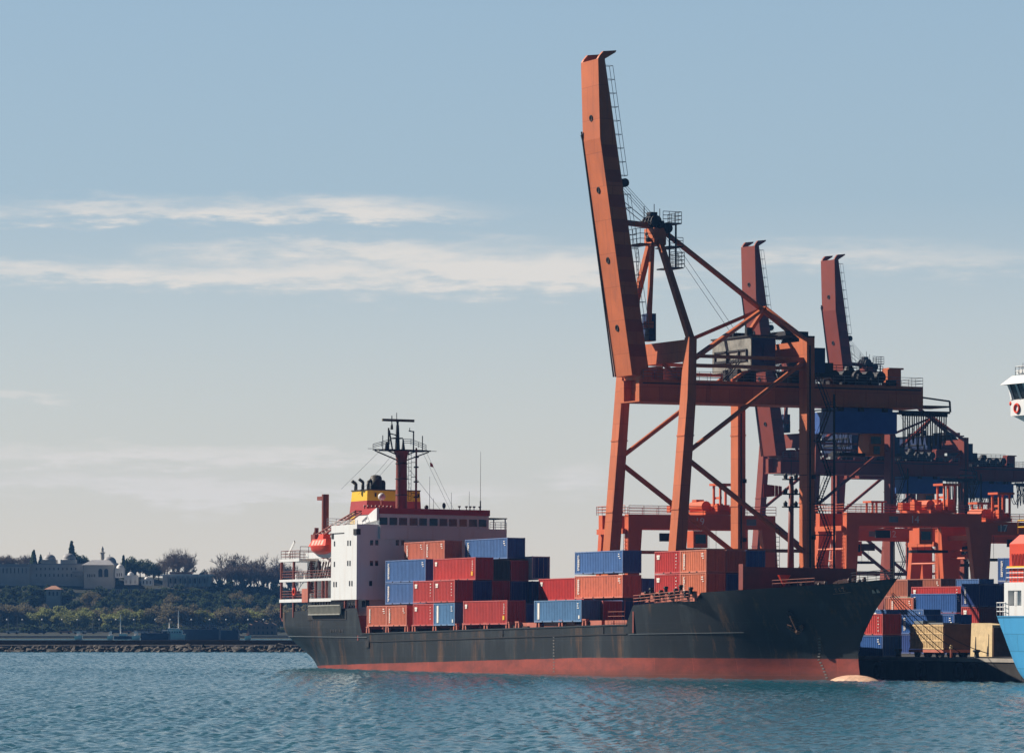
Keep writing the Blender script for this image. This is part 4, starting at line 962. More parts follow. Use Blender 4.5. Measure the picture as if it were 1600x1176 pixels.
# ------------------------------------------------------------------ quay cranes
def stair_flight(mb,p,q,w,off,st):
    p=Vector(p);q=Vector(q);o=Vector(off)*w
    for k in (0,1): mb.beam(p+o*k,q+o*k,.05,.14)
    n=st
    for k in range(n):
        a=p.lerp(q,(k+.5)/n); mb.beam(a,a+o,.22,.04)
    for k in (0,1):
        up=Vector((0,0,1.0)); mb.tube(p+o*k+up,q+o*k+up,.03,4,cap=False)
        for f in (0,.33,.66,1): a=p.lerp(q,f)+o*k; mb.tube(a,a+up,.025,4,cap=False)
def build_crane(mw,paint,house,label,loops=False):
    # local: u along the quay, v landwards, z above the quay top
    C=thing('container_crane',label,'quay crane','raised boom cranes on the quays',mw=mw)
    P=lambda n,mb,m,smooth=False,par=None: part(n,mb,m,par or C,smooth)
    U=8.75
    # seaward legs lean out to sea at the foot, landward legs stand plumb
    for u in (U,-U):
        mb=MB()
        def rg(z,v0,v1,hu): return [(u-hu,v0,z),(u+hu,v0,z),(u+hu,v1,z),(u-hu,v1,z)]
        mb.hexa(rg(1.6,-1.75,-.1,.95),rg(31.2,.85,2.05,.95)); mb.hexa(rg(31.2,.85,2.05,.95),rg(38.6,1.3,2.35,.6))
        P('seaward_leg',mb,paint)
        mb=MB(); mb.box((u-.95,17.65,1.6),(u+.95,18.75,39.0)); P('landward_leg',mb,paint)
    for v0,v1 in ((-1.6,-.2),(17.7,18.7)):
        mb=MB(); mb.box((-U-1.5,v0,1.2),(U+1.5,v1,2.7)); P('sill_beam',mb,paint)
        for u in (-U,U):
            bg=MB(); bg.box((u-2.4,v0+.2,.55),(u+2.4,v1-.2,1.2)); b_=P('bogie',bg,paint)
            for k in range(4): w=MB(); w.tube((u-1.8+1.2*k,(v0+v1)/2-.22,.38),(u-1.8+1.2*k,(v0+v1)/2+.22,.38),.38,10); P('wheel',w,'dark_steel',False,b_)
    for u in (U,-U):
        for z in (9.5,17.5,26.5):
            k=(z-1.6)/(31.2-1.6); a=-1.75+2.6*k; b2=-.1+2.15*k; mb=MB(); mb.box((u-1.02,a-.07,z),(u+1.02,b2+.07,z+.16)); P('leg_flange',mb,paint)
            mb=MB(); mb.box((u-1.02,17.58,z+1),(u+1.02,18.82,z+1.16)); P('leg_flange',mb,paint)
        mb=MB(); mb.box((u+.95,18.0,2),(u+1.03,18.18,38)); P('cable_tray',mb,'dark_steel')
        for z in (14.0,21.5): mb=MB(); mb.box((u+.95,18.3,z),(u+1.35,18.7,z+.5)); P('junction_box',mb,'dark_steel')
    mb=MB(); mb.ladder((U+.3,18.85,2),(U+.3,18.85,30),.5,(1,0,0),.6,.03); P('leg_ladder',mb,'dark_steel')
    # upper beams
    mb=MB(); mb.box((-U+.6,1.35,35.75),(U-.6,2.3,38.35)); P('portal_beam',mb,paint)
    mb=MB(); mb.box((-U+.95,17.75,36.2),(U-.95,18.65,38.6)); P('portal_beam',mb,paint)
    for u in (U,-U):
        for z in (35.2,36.35):
            mb=MB(); mb.beam((u,2.1,z),(u,17.65,z),.35,.42); P('side_tie',mb,paint)
        mb=MB(); mb.tube((u,1.15,24.4),(u,17.65,36.0),.3,8); P('brace',mb,paint)
        mb=MB(); mb.tube((u,.95,24.0),(u,17.65,12.6),.34,8); P('brace',mb,paint)
        mb=MB(); mb.beam((u,0,12.6),(u,17.65,12.6),.35,.42); P('side_tie',mb,paint)
    # main girder
    mb=MB()
    v0,v1=-2.0,38.9; za,zb=31.1,33.75
    for s_ in (-1,1): mb.box((s_*2.5-.45*(s_>0)*2,v0,za),(s_*2.5+.9*(s_<0),v1,zb))
    mb.box((-1.6,v0+1.0,za+.1),(1.6,v1-.1,zb-.1)); mb.box((-2.7,v0-.1,za-.14),(2.7,v1,za-.002)); P('main_girder',mb,paint)
    mb=MB(); mb.rail([(2.6,-1.5,zb),(2.6,17.4,zb)],1.1,1.6,.03); mb.rail([(2.6,19,zb),(2.6,38.8,zb),(-2.6,38.8,zb)],1.1,1.6,.03); mb.rail([(-2.6,-1.5,zb),(-2.6,38,zb)],1.1,2,.03); P('girder_railing',mb,'galv')
    for v in (1.2,4.0,12.6,14.4,20.5,23): 
        mb=MB(); mb.box((-1.9,v-.45,zb),(1.9,v+.45,35.4)); P('girder_hanger',mb,paint if v<12 else 'dark_steel')
    for a,b in (((2.2,4.5,33.8),(2.2,1.6,35.6)),((2.2,11.2,33.8),(2.2,13.5,35.3))): mb=MB(); mb.beam(a,b,.4,.4); P('girder_knee',mb,paint)
    for v in (3.5,8,12.5,21.5,26,30.5,35):
        mb=MB(); mb.box((2.5,v-.05,31.2),(2.58,v+.05,33.7)); P('girder_stiffener',mb,paint)
    mb=MB(); mb.box((2.5,-1.5,33.2),(2.62,38.5,33.34)); P('girder_cable_tray',mb,'dark_steel')
    # boom: raised almost upright over the sea side, kinked taper at the tip
    def bq(v,z,hu): return [(-hu,v,z),(hu,v,z)]
    mb=MB(); hu=2.32
    dors=lambda z: -.6+(z-35.1)*(-6.12/(73.2-35.1)); bel=lambda z: (-2.9+(z-34.2)*(-4.43/(63.2-34.2))) if z<63.2 else (-7.33+(z-63.2)*(-.27/(72.6-63.2)))
    for za_,zb_ in ((34.2,44.),(44.,54.),(54.,63.2),(63.2,72.9)):
        lo=[(-hu,bel(za_),za_),(hu,bel(za_),za_),(hu,dors(za_)+0,za_),(-hu,dors(za_),za_)]; hi=[(-hu,bel(zb_),zb_),(hu,bel(zb_),zb_),(hu,dors(zb_),zb_),(-hu,dors(zb_),zb_)]
        mb.hexa(lo,hi)
    boom=P('boom',mb,paint)
    mb=MB()
    for k in range(9):
        z=36.5+3.05*k
        for sg in (1,-1): mb.hexa([(sg*(hu-.05),bel(z)+.05,z),(sg*(hu+.03),bel(z)+.05,z),(sg*(hu+.03),dors(z)-.05,z),(sg*(hu-.05),dors(z)-.05,z)],[(sg*(hu-.05),bel(z+1.5)+.05,z+1.5),(sg*(hu+.03),bel(z+1.5)+.05,z+1.5),(sg*(hu+.03),dors(z+1.5)-.05,z+1.5),(sg*(hu-.05),dors(z+1.5)-.05,z+1.5)])
    P('boom_shade_band',mb,'crane_shade_band' if paint=='crane' else 'crane_far_shade_band',False,boom)  # alternating bands, shade on the boom sides put into a darker colour
    for z in (40.1,48.4,57.0,65.8):
        mb=MB(); o=len(mb.v); mb.torus((0,0,0),.34,.1,2,14,6); mb.lathe([(.0,0),(.3,0)],(0,0,0),12)
        nrm=Vector((0,-1,-.15)); Qm=nrm.to_track_quat('Z','Y').to_matrix(); c=Vector((.1,bel(z)-.02,z)); mb.v=[tuple(c+Qm@Vector(v)) for v in mb.v]; P('boom_port',mb,'black',False,boom)
    mb=MB(); mb.tube((-hu+.02,bel(34.2)-.16,34.2),(-hu+.02,bel(63.2)-.2,64.4),.11,5); mb.tube((-hu+.1,bel(62.9),62.9),(-hu-.1,bel(63.2)-.2,64),.1,4); P('trolley_rail',mb,'black',False,boom)
    for u in (-2.1,2.1):
        mb=MB(); z=72.9; mb.prism([(bel(z),z),(dors(z),z),(dors(z)+1.5,z+.9),(dors(z)+1.6,z+1.15),(dors(z)-.2,z+.95),(bel(z)+.2,z+.35)],0,u-.22,u+.22); P('boom_tip_hook',mb,paint,False,boom)
    mb=MB()
    def cage(a,b):
        a=Vector(a);b=Vector(b); n=int((b-a).length/1.55); of=[Vector((.45,0,0)),Vector((-.45,0,0)),Vector((.45,1.05,0)),Vector((-.45,1.05,0))]
        for o_ in of: mb.tube(a+o_,b+o_,.035,4,cap=False)
        for k in range(n+1):
            p=a.lerp(b,k/n); mb.path([p+of[0],p+of[2],p+of[3],p+of[1],p+of[0]],.03,4)
    cage((1.4,dors(72)+.15,72.2),(1.4,dors(58.8)+.1,58.8)); cage((1.4,dors(56.5)+.1,56.5),(1.4,dors(40)+.1,40)); P('boom_ladder',mb,'galv',False,boom)
    mb=MB(); mb.tube((-1.6,dors(57.6)+.6,57.9),(1.9,dors(57.6)+.6,57.9),.55,12); mb.box((1.2,dors(57.6)-.1,57.4),(1.6,dors(57.6)+.8,58.4)); P('boom_sheave',mb,'dark_steel',False,boom)
    # A-frame
    AP=Vector((0,1.5,53.2))
    for s_ in (1,-1):
        mb=MB(); mb.beam((s_*U,1.8,38.4),(s_*1.2,1.5,51.0),.8,.75,(0,1,0),.7,.65); P('frame_leg',mb,paint)
    mb=MB(); mb.box((-1.3,.7,50.5),(1.3,2.4,52.6)); mb.beam((0,-3.0,53.2),(0,1.5,52.9),.6,.65); P('frame_head',mb,paint)
    mb=MB(); mb.beam((1.0,.6,50.8),(.7,.3,40.6),.5,.5); mb.box((.2,-.2,40.2),(1.2,.7,41)); P('folded_tie',mb,paint)
    mb=MB()
    mb.box((-2.0,-1.6,50.4),(2.0,.2,50.55)); mb.rail([(2,-1.6,50.5),(2,.2,50.5)],1.9,.9,.04,3); mb.rail([(-2,-1.6,50.5),(2,-1.6,50.5)],1.9,1,.04,3)
    mb.box((-1.6,2.6,47.6),(2.2,4.4,47.75)); mb.rail([(2.2,2.6,47.7),(2.2,4.5,47.7),(-1.6,4.5,47.7)],1.9,.8,.04,4); mb.box((-1.6,2.4,50.2),(2.2,4.3,50.35)); mb.rail([(2.2,2.4,50.3),(2.2,4.3,50.3)],1.1,.8,.04,3)
    mb.box((-1.6,2.2,53.1),(2.0,4.2,53.25)); mb.rail([(2,1.6,53.2),(2,4.2,53.2),(-1.6,4.2,53.2)],1.4,.8,.04,3); P('head_platform',mb,'dark_steel')
    mb=MB()
    for k in range(4): mb.tube((-1.2+.8*k,1.0,53.4),(-1.0+.8*k,1.0,53.4),.75,12); mb.tube((-1.2+.8*k,2.7,52.6),(-1.0+.8*k,2.7,52.6),.6,12)
    mb.box((-1.2,.4,53.0),(1.2,2.2,53.5)); mb.box((-.5,.6,53.5),(.5,1.6,54.6)); mb.tube((0,0,53.5),(0,0,55.3),.06,5); mb.tube((0,2.2,53.6),(0,2.2,55.1),.05,5); mb.tube((.4,1.2,54.6),(.4,1.2,55.6),.05,5); mb.tube((1.6,3.6,47.7),(1.6,3.6,53),.14,6); mb.tube((1.8,2.6,47.7),(1.8,2.6,53),.12,6)
    for k in range(5): mb.ball((rr.uniform(-1.4,1.8),rr.uniform(-1.2,3.8),rr.uniform(50.8,53)),.35,7,5)
    P('head_sheaves',mb,'dark_steel')
    mb=MB(); mb.ladder((.3,-.9,38.8),(.3,-1.3,50.4),.5,(1,0,0),.5,.035); mb.rail([(-.8,-2.2,38.6),(1.8,-2.2,38.6)],2.6,.9,.035,3); mb.rail([(1.8,-2.0,38.6),(1.8,.6,38.6)],2,.9,.035,3); P('frame_ladder',mb,'dark_steel')
    NODE=Vector((0,17.2,43.3)); END=Vector((0,25.0,37.6))
    mb=MB(); mb.tube((0,3.2,52.0),END,.36,8); P('backstay',mb,paint)
    for c in ((U,2.1,35.9),(U,18.2,38.6),(-U,18.2,38.6),(-U,2.1,35.9)):
        mb=MB(); mb.beam(c,NODE,.55,.5,(0,0,1),.45,.4); P('node_strut',mb,paint)
    mb=MB(); mb.box((-2.6,19.6,39.5),(2.6,22.9,39.75)); mb.box((-2.2,18.9,39.75),(2.2,22.2,40.3)); mb.tube((-1.6,21,39),(1.6,21,39),.6,10); P('backstay_platform',mb,'dark_steel')
    mb=MB()
    for u in (-.9,-.3,.4,1.0): mb.tube((u,dors(57.6)+1.0,57.9),(u,.9,54.0),.03,4,cap=False)
    for u in (-.7,.7): mb.tube((u,dors(56)+.3,56),(u,1.0,52.8),.05,4,cap=False); mb.tube((u,2.8,52.4),(u,13.2,39.4),.028,4,cap=False)
    P('hoist_rope',mb,'cable')
    # machinery house and rear electrical room
    mb=MB(); mb.box((-5.4,12.6,35.1),(4.6,16.1,39.3)); h_=P('machinery_house',mb,'house_grey' if house=='grey' else 'navy')
    mb=MB(); mb.box((4.6,12.75,35.3),(4.75,15.95,39.1)); mb.box((4.75,14.2,36.0),(4.9,15.2,38.4)); P('house_end_panel',mb,'navy',False,h_)
    mb=MB(); mb.box((-5.5,12.4,39.3),(4.8,16.3,39.5)); mb.tube((1.5,14,39.5),(1.5,14,40.6),.5,10); mb.box((-3,13.2,39.5),(-1,15,40.1)); P('house_roof',mb,'dark_steel',False,h_)
    mb=MB(); mb.box((-4.6,12.45,36.3),(3.6,12.6,36.6)); mb.box((-4.6,12.45,37.6),(3.6,12.6,37.8)); 
    for u in (-4.6,-1.5,1.5,3.5): mb.box((u,12.4,36.3),(u+.15,12.6,37.8))
    P('house_louvre',mb,'dark_steel',False,h_)
    mb=MB(); mb.box((1.2,19.8,34.9),(6.4,22.2,38.0)); P('electrical_room',mb,'navy')
    mb=MB(); mb.box((1.6,21.2,34.4),(6.0,23.6,36.2)); mb.box((1.3,20,34.6),(6.2,23.8,34.85)); mb.rail([(6.2,19.5,33.75),(6.2,24,33.75)],1,1,.035); P('rear_platform',mb,'dark_steel')
    mb=MB()
    stair_flight(mb,(2.8,9.6,33.8),(2.8,11.8,36.3),.7,(1,0,0),8); stair_flight(mb,(2.8,16.2,36.0),(2.8,17.6,33.8),.7,(1,0,0),7); P('house_stair',mb,'dark_steel')
    # block of gear by the boom hinge
    mb=MB(); mb.box((-.9,.2,38.6),(.9,1.2,42.0)); P('hinge_cabinet',mb,'navy')
    mb=MB(); mb.box((-2.3,-1.6,33.75),(2.3,-.2,34.9)); mb.tube((-2.6,-1.2,34.4),(2.6,-1.2,34.4),.45,10); P('boom_hinge',mb,paint)
    # machinery on the back reach, trolley, cab and festoon loops
    q=random.Random(9); mb=MB()
    for k in range(26):
        v=q.uniform(25.5,34.5); u=q.uniform(-2,2); mb.box((u-.5,v-.5,33.75),(u+.5,v+.5,33.75+q.uniform(.6,2.0)))
    for k in range(5): mb.tube((-1.5,26.5+1.7*k,34.9),(1.5,26.5+1.7*k,34.9),.7,12)
    mb.lathe([(.9,33.7),(.8,35.6),(.5,36.2)],(0,29.4,0),12); mb.rail([(2.4,25,35.2),(2.4,33,35.2)],1.0,1.2,.04); P('back_reach_winch',mb,'dark_steel')
    mb=MB(); mb.box((-1,34.9,33.75),(.4,36.9,36.0)); mb.box((-1.2,35.1,36.0),(.4,37.3,36.2)); P('ballast_box',mb,paint)
    tr=MB(); tr.box((-2.6,25.9,27.7),(2.2,35.2,30.4)); tr.box((-2.0,26.6,30.4),(1.8,34.8,30.9)); tro=P('trolley',tr,'blue_cab')
    for v in (27.0,30,33.5):
        for u in (-2,2): w=MB(); w.box((u-.3,v-.3,30.4),(u+.3,v+.3,31.0)); P('trolley_hanger',w,'dark_steel',False,tro)
    cb=MB(); cb.box((-1.0,31.4,24.9),(1.6,33.7,27.7)); cab=P('operator_cab',cb,'crane',False,tro)
    wn=MB(); wn.box((1.6,31.7,26.4),(1.64,33.2,27.3)); P('cab_window',wn,'window',False,cab); wn=MB(); wn.box((1.6,32.1,25.1),(1.64,33.0,26.1)); P('cab_window',wn,'window',False,cab)
    mb=MB()
    for k in range(14): mb.tube((q.uniform(-1,1),27.5+.25*k,27.7),(q.uniform(-1,1),27.5+.25*k,25.2),.04,4)
    mb.box((-1.4,27.2,24.8),(1.4,31,25.2)); P('hoist_fall',mb,'dark_steel',False,tro)
    mb=MB(); mb.box((1.9,35.6,30.4),(2.1,43.2,30.7)); mb.box((-2.1,35.6,30.4),(-1.9,43.2,30.7)); mb.box((-2.4,38.9,31.2),(2.4,43,31.4)); mb.tube((2.3,38.9,32.4),(2.3,43,32.0),.12,6); mb.tube((2.3,43,32.0),(2.3,43.1,30.6),.15,6); P('festoon_track',mb,'dark_steel')
    mb=MB()
    for k in range(10):
        v=36.2+.68*k; h=q.uniform(3.6,5.2)
        mb.path([(2,v,30.5),(2,v+.05,30.5-h*.8),(2,v+.17,30.5-h),(2,v+.29,30.5-h*.8),(2,v+.36,30.5)],.09,5)
        mb.box((1.85,v-.12,30.0),(2.15,v+.48,30.45))
    P('festoon_cable',mb,'black')
    if loops:
        for k in range(9):
            v=24.2+1.75*k; w=q.uniform(1.6,3.6); h=q.uniform(2.6,4.6); mb=MB()
            for u in (1.2,1.9): mb.path([(u,v+w*f,31.0-h*(1-(2*f-1)**2)) for f in [i/10 for i in range(11)]],.07,5)
            P('cable_loop',mb,'black')
    # stair tower on the near landward leg
    mb=MB(); zz=[33.7,30.0,26.2,22.0,18.4,14.6,10.8,7.0,3.2,.1]; u=U+1.0
    for k in range(len(zz)-1):
        z0,z1=zz[k],zz[k+1]; a,b=((19.0,20.6) if k%2==0 else (20.6,19.0))
        stair_flight(mb,(u,a,z0),(u,b,z1),.75,(1,0,0),max(6,int((z0-z1)/.3)))
        mb.box((u-.2,min(a,b)-.5 if b<a else b-.3,z1-.08),(u+1.0,b+.5,z1)); mb.rail([(u+1,b-.4,z1),(u+1,b+.5,z1)],1.0,.9,.03)
    P('stair',mb,'black')
    mb=MB(); mb.tube((u+1.05,20.9,0),(u+1.05,20.9,32),.16,6); 
    for z in zz[1:-1]: mb.box((u-.9,18.7,z-.1),(u+1.0,18.95,z+.02)); mb.box((u+.9,18.7,z-.1),(u+1.1,20.9,z+.02))
    P('stair_post',mb,'black')
    return C
M['crane_shade_band']=mat('crane_orange_shade_band',(.34,.07,.032),.6,var=.15,scale=.3)  # darkened copies of the crane paints, for the boom's painted shade bands
M['crane_far_shade_band']=mat('crane_red_shade_band',(.165,.026,.013),.6,var=.15,scale=.3)
C1=PORT@Matrix.Translation((-77.1,15,QZ))
build_crane(C1,'crane','grey','tallest and nearest orange quay crane with raised boom, weathered grey machinery house and stair tower')
def crane_at(x,D,rot):       # far pier cranes, placed by the bearing of the boom
    p=wp(x,960,D); return Matrix.Translation((p.x,p.y,QZ))@Matrix.Rotation(ANG+rot,4,'Z')
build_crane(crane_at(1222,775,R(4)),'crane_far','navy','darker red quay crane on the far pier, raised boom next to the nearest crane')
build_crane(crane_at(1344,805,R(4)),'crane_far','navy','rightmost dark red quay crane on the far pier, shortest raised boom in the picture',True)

# ------------------------------------------------------------------ yard gantry cranes
def build_rtg(x,y,D,label,num=None,plate=True,npos=.5,ppos=.34,paint='rtg',trol=.55,seed=1):
    # the near left corner of the top beam is seen at (x,y) from the survey point, D metres away
    p=PORT.inverted()@wp(x,y,D); H=p.z-QZ; Wd,G=22.5,7.6
    T=thing('yard_gantry_crane',label,'gantry crane','red gantry cranes in the container yard',mw=PORT@Matrix.Translation((p.x,p.y,QZ)))
    P=lambda n,mb,m,par=None: part(n,mb,m,par or T)
    for i,u in enumerate((0,-G)):
        mb=MB(); mb.box((u-.55,0,H-1.9),(u+.55,Wd,H)); gb=P('cross_beam',mb,paint)
        if i==0:
            if num:
                o=obj('crane_number',text_mesh(num,1.5,'mark_white','crane_number'),gb); o.matrix_local=Matrix.Translation((u+.57,Wd*npos,H-.95))@Matrix(((0,0,1,0),(1,0,0,0),(0,1,0,0),(0,0,0,1)))
            if plate: pm=MB(); pm.box((u+.55,Wd*ppos,H-1.35),(u+.58,Wd*ppos+1.5,H-.5)); P('number_plate',pm,'galv',gb)
        for v,sg in ((0,-1),(Wd,1)):
            mb=MB(); uu=u
            sgn=1 if u==0 else -1
            mb.hexa([(uu-.5+sgn*.8,v-.65,1.5),(uu+.5+sgn*.8,v-.65,1.5),(uu+.5+sgn*.8,v+.65,1.5),(uu-.5+sgn*.8,v+.65,1.5)],[(uu-.5,v-(0 if v==0 else 2.1),H-1.9),(uu+.5,v-(0 if v==0 else 2.1),H-1.9),(uu+.5,v+(2.1 if v==0 else 0),H-1.9),(uu-.5,v+(2.1 if v==0 else 0),H-1.9)])
            P('leg',mb,paint)
    for v in (0,Wd):
        mb=MB(); mb.box((-G-2.2,v-.5,.9),(2.2,v+.5,2.0)); bb=P('base_beam',mb,paint)
        mb=MB(); mb.tube((-G,v,H-5.2),(0,v,H-5.2),.16,6); P('tie_bar',mb,paint)
        for u in (-G-1,-G+.8,-.8,1.0):
            w=MB(); w.tube((u,v-.3,.75),(u,v+.3,.75),.75,14); P('tyre',w,'rubber',bb)
    mb=MB(); mb.box((-G,-.6,H-2.6),(0,-.1,H-1.9)); mb.rail([(.7,0,H),(.7,Wd,H)],1.15,2.2,.04,3); mb.rail([(-G-.7,0,H),(-G-.7,Wd,H)],1.15,2.2,.04,3); mb.rail([(-G,-.6,H),(.7,-.6,H)],1.15,1.8,.04,3); P('walkway_railing',mb,paint)
    mb=MB()
    mb.ladder((.2,-.7,2),(.2,-.2,H-2),.5,(-1,0,0),.5,.04); P('leg_ladder',mb,paint)
    # machinery trolley with its posts, winch drums and little roof
    q=random.Random(seed); v=Wd*trol
    tb=MB(); tb.box((-G-.4,v-2.2,H+.05),(.4,v+2.2,H+.55)); tro=P('trolley',tb,paint)
    mb=MB(); mb.tube((-G*.7,v-1,H+1.2),(-G*.2,v-1,H+1.2),.75,12); mb.tube((-G*.6,v+1.1,H+1.1),(-G*.25,v+1.1,H+1.1),.55,12); P('winch_drum',mb,paint,tro)
    mb=MB()
    for k in range(9): a,b=q.uniform(-G,.2),q.uniform(-3.4,3.2); s1=q.uniform(.3,.7); mb.box((a-s1,v+b-s1,H+.5),(a+s1,v+b+s1,H+.6+q.uniform(.5,1.6)))
    P('machinery_box',mb,paint,tro)
    mb=MB()
    for a in (-1.6,.2):
        for b in (.2,2.0): mb.box((a-.13,v+b-.13,H+.5),(a+.13,v+b+.13,H+4.0))
    mb.box((-2.0,v-.3,H+4.0),(.6,v+2.6,H+4.3)); mb.box((-1.6,v+.3,H+2.2),(.1,v+.5,H+2.5)); P('trolley_canopy',mb,paint,tro)
    mb=MB(); mb.box((-2.2,v-3.6,H-4.4),(-.4,v-1.4,H-2.1)); cab=P('operator_cab',mb,paint,tro)
    wn=MB(); wn.box((-.4,v-3.3,H-3.8),(-.36,v-1.7,H-2.6)); P('cab_window',wn,'window',cab)
    mb=MB(); mb.box((-5,v-2.6,H-5.6),(-2.6,v+2.6,H-5.2)); 
    for a in (-4.8,-2.8):
        for b in (-1.2,1.2): mb.tube((a,v+b,H-5.2),(a,v+b,H+.1),.03,4)
    P('spreader',mb,'dark_steel',tro)
    mb=MB(); mb.box((.8,Wd*.2,H-3.6),(1.0,Wd*.2+2.4,H-2.5)); P('cable_reel',mb,'dark_steel')
    return T
build_rtg(979,803,555,'red gantry crane behind the seaward legs of the nearest quay crane','19',True,npos=.48,ppos=.80,trol=.62,seed=2)
build_rtg(1320,800,590,'red gantry crane numbered 14 behind the ship bow','14',npos=.5,ppos=.31,trol=.72,seed=3)
build_rtg(1303,824,655,'red gantry crane numbered 12, lower and behind number 14','12',npos=.46,ppos=.27,trol=.3,seed=4)
build_rtg(1464,827,640,'red gantry crane with orange winches between numbers 14 and 17',None,False,trol=.32,seed=5)
build_rtg(1527,815,600,'red gantry crane numbered 17 at the right edge','17',npos=.18,ppos=.14,trol=.15,seed=6)

# ------------------------------------------------------------------ yard containers and cargo
YG='containers stacked on the quay'
def stack(x,ytop,D,n,Ln,items,zt=None):
    # x: picture bearing of the near lit corner, ytop: of its top edge, D metres off; items from the top down
    p=PORT.inverted()@wp(x,ytop,D); h=(p.z-QZ)/n
    for i,it in enumerate(items):
        col,mk,lab=it[:3]; ln=it[3] if len(it)>3 else Ln
        container(PORT,p.x-ln,p.y,p.z-h*(i+1)+.004,ln,h-.03,col,lab,mk,YG)
stack(1379,958,463,2,F20,[('red','square','red container near the ship bow standing on a dark blue one'),('rblue','column','dark blue container on the quay edge under a red one beside the bow')])
stack(1443,951,505,2,F40,[('blue','square','pale blue long container behind the bow mooring ropes'),('navy',None,'navy container beneath the pale blue long one behind the ropes')])
stack(1491,959,492,2,F40,[('rblue','column','blue container with white letters above the timber crate'),('navy',None,'navy container behind the timber crate, under the blue lettered one')])
stack(1427,933,530,3,F20,[('orange','column','orange container by the bow, in the third tier above the pale blue one'),('dred',None,'dark red container under the small orange one by the bow'),('navy',None,'navy container at the foot of the small orange stack')])
stack(1418,905,570,4,F20,[('brown',None,'red brown container topmost by the ship bow tip'),('brown',None,'red brown container second from the top by the bow tip'),('dred',None,'dark red container third from top by the bow tip'),('dred',None,'dark red container lowest of four by the bow tip')])
stack(1470,903,575,4,F40,[('brown','column','brown container topmost left of the big red one, column of letters'),('mint',None,'pale green container under the brown topmost one'),('dred',None,'dark red container third from top under the pale green one'),('navy',None,'navy container lowest under the pale green one')])
stack(1501,915,540,3,F40,[('vred','square','big red container behind the blue one with pale letters'),('dred',None,'dark red container under the big red one'),('navy',None,'navy container lowest under the big red one')])
stack(1503,926,520,3,F40,[('rblue','column','mid blue container with pale letters in front of the big red one'),('rblue',None,'mid blue container just under the pale lettered mid blue one'),('navy',None,'navy container lowest under the two mid blue ones')])
def stack_left(x,ytop,D,n,Ln,items):      # x is the far left end of the long side
    p=PORT.inverted()@wp(x,ytop,D); h=(p.z-QZ)/n
    for i,(col,mk,lab) in enumerate(items): container(PORT,p.x,p.y,p.z-h*(i+1)+.004,Ln,h-.03,col,lab,mk,YG)
stack_left(1502,911,512,3,F20,[('navy','column','big navy container with pale letters, top of the stack by the blue ship'),('red','square','red container under the big navy one, partly in shade'),('dred',None,'dark red container at the foot of the big navy stack')])
stack_left(1530,912,508,3,F20,[('navy',None,'plain navy container right of the lettered big navy one'),('dred',None,'shaded dark red container right of the red one by the blue ship'),('brown',None,'brown container behind the tan covered load')])
stack_left(1559,871,540,4,F40,[('rblue','column','tall royal blue container high against the sky by the red funnel'),('navy',None,'navy container under the royal blue one by the red funnel'),('navy',None,'navy container third from top by the red funnel'),('dred',None,'dark red container lowest by the red funnel')])
stack_left(1493,904,580,4,F20,[('blue',None,'small blue container peeping over the big red one'),('navy',None,'navy container below the small peeping blue one'),('navy',None,'navy container third below the peeping blue one'),('dred',None,'dark red container lowest below the peeping blue one')])
# flat trailer with a slatted timber crate
p=PORT.inverted()@wp(1420,1022,464)
tl=thing('flat_trailer','low red flat trailer carrying the slatted timber crate on the quay edge','trailer',mw=PORT@Matrix.Translation((p.x,p.y,QZ)))
mb=MB(); mb.box((.1,-.1,.55),(7.4,5.6,.85)); part('trailer_bed',mb,'salmon',tl)
for v in (.4,1.9,3.4,4.9):
    for u in (1.2,3.2,6.2): part('wheel',MB().tube((u,v-.2,.38),(u,v+.2,.38),.38,12),'rubber',tl)
ck=thing('timber_crate','pale slatted timber crate with brown shaded end on the flat trailer','crate',mw=PORT@Matrix.Translation((p.x+.3,p.y,QZ+.88)))
mb=MB()
for k in range(22):
    u=.05+7.0*k/22; mb.box((u,-.06,.05),(u+.19,.0,2.75))
part('slat',mb,'wood',ck)
mb=MB()
for z in (.1,.95,1.75,2.62): mb.box((.0,-.1,z-.07),(7.1,-.062,z+.07))
part('crate_batten',mb,'wood',ck)
mb=MB(); mb.box((0,.002,.02),(7.08,4.9,2.78)); part('crate_body',mb,'brown_box',ck)
mb=MB(); mb.box((.3,.3,2.78),(2.2,2,3.15)); mb.box((3,.4,2.78),(6.2,2.5,2.95)); part('crate_cover',mb,'galv',ck)
p=PORT.inverted()@wp(1516,1023,455)
tb=thing('covered_load','tall tan covered load standing on the quay near the blue ship','covered cargo',mw=PORT@Matrix.Translation((p.x,p.y,QZ)))
mb=MB(); mb.hexa([(0,0,.15),(4.4,0,.15),(4.4,2.6,.15),(0,2.6,.15)],[(.1,.1,3.8),(4.3,.1,3.6),(4.3,2.5,3.6),(.1,2.5,3.8)]); part('tan_sheet',mb,'tan',tb)
mb=MB(); mb.box((4.42,.1,.15),(4.55,2.5,3.3)); part('brown_side',mb,'brown_box',tb)
mb=MB()
for a,b,w in ((.9,1.9,.3),(3.3,.9,.35),(3.55,2.2,.18)): mb.hexa([(a,-.02,.2),(a+w,-.02,.2),(a+w,.02,.2),(a,.02,.2)],[(a+.1,.03,b+.4),(a+w*.6,.03,b+.4),(a+w*.6,.07,b+.4),(a+.1,.07,b+.4)])
part('torn_gap',mb,'black',tb)
p=PORT.inverted()@wp(1486,1022,457)
hd=thing('quay_hydrant','small tan and red hydrant post on the quay beside the crate','hydrant',mw=PORT@Matrix.Translation((p.x,p.y,QZ)))
part('post',MB().tube((0,0,0),(0,0,1.2),.12,8),'salmon',hd); part('cap',MB().lathe([(.17,.95),(.2,1.1),(.1,1.4)],(0,0,0),8),'tan',hd)
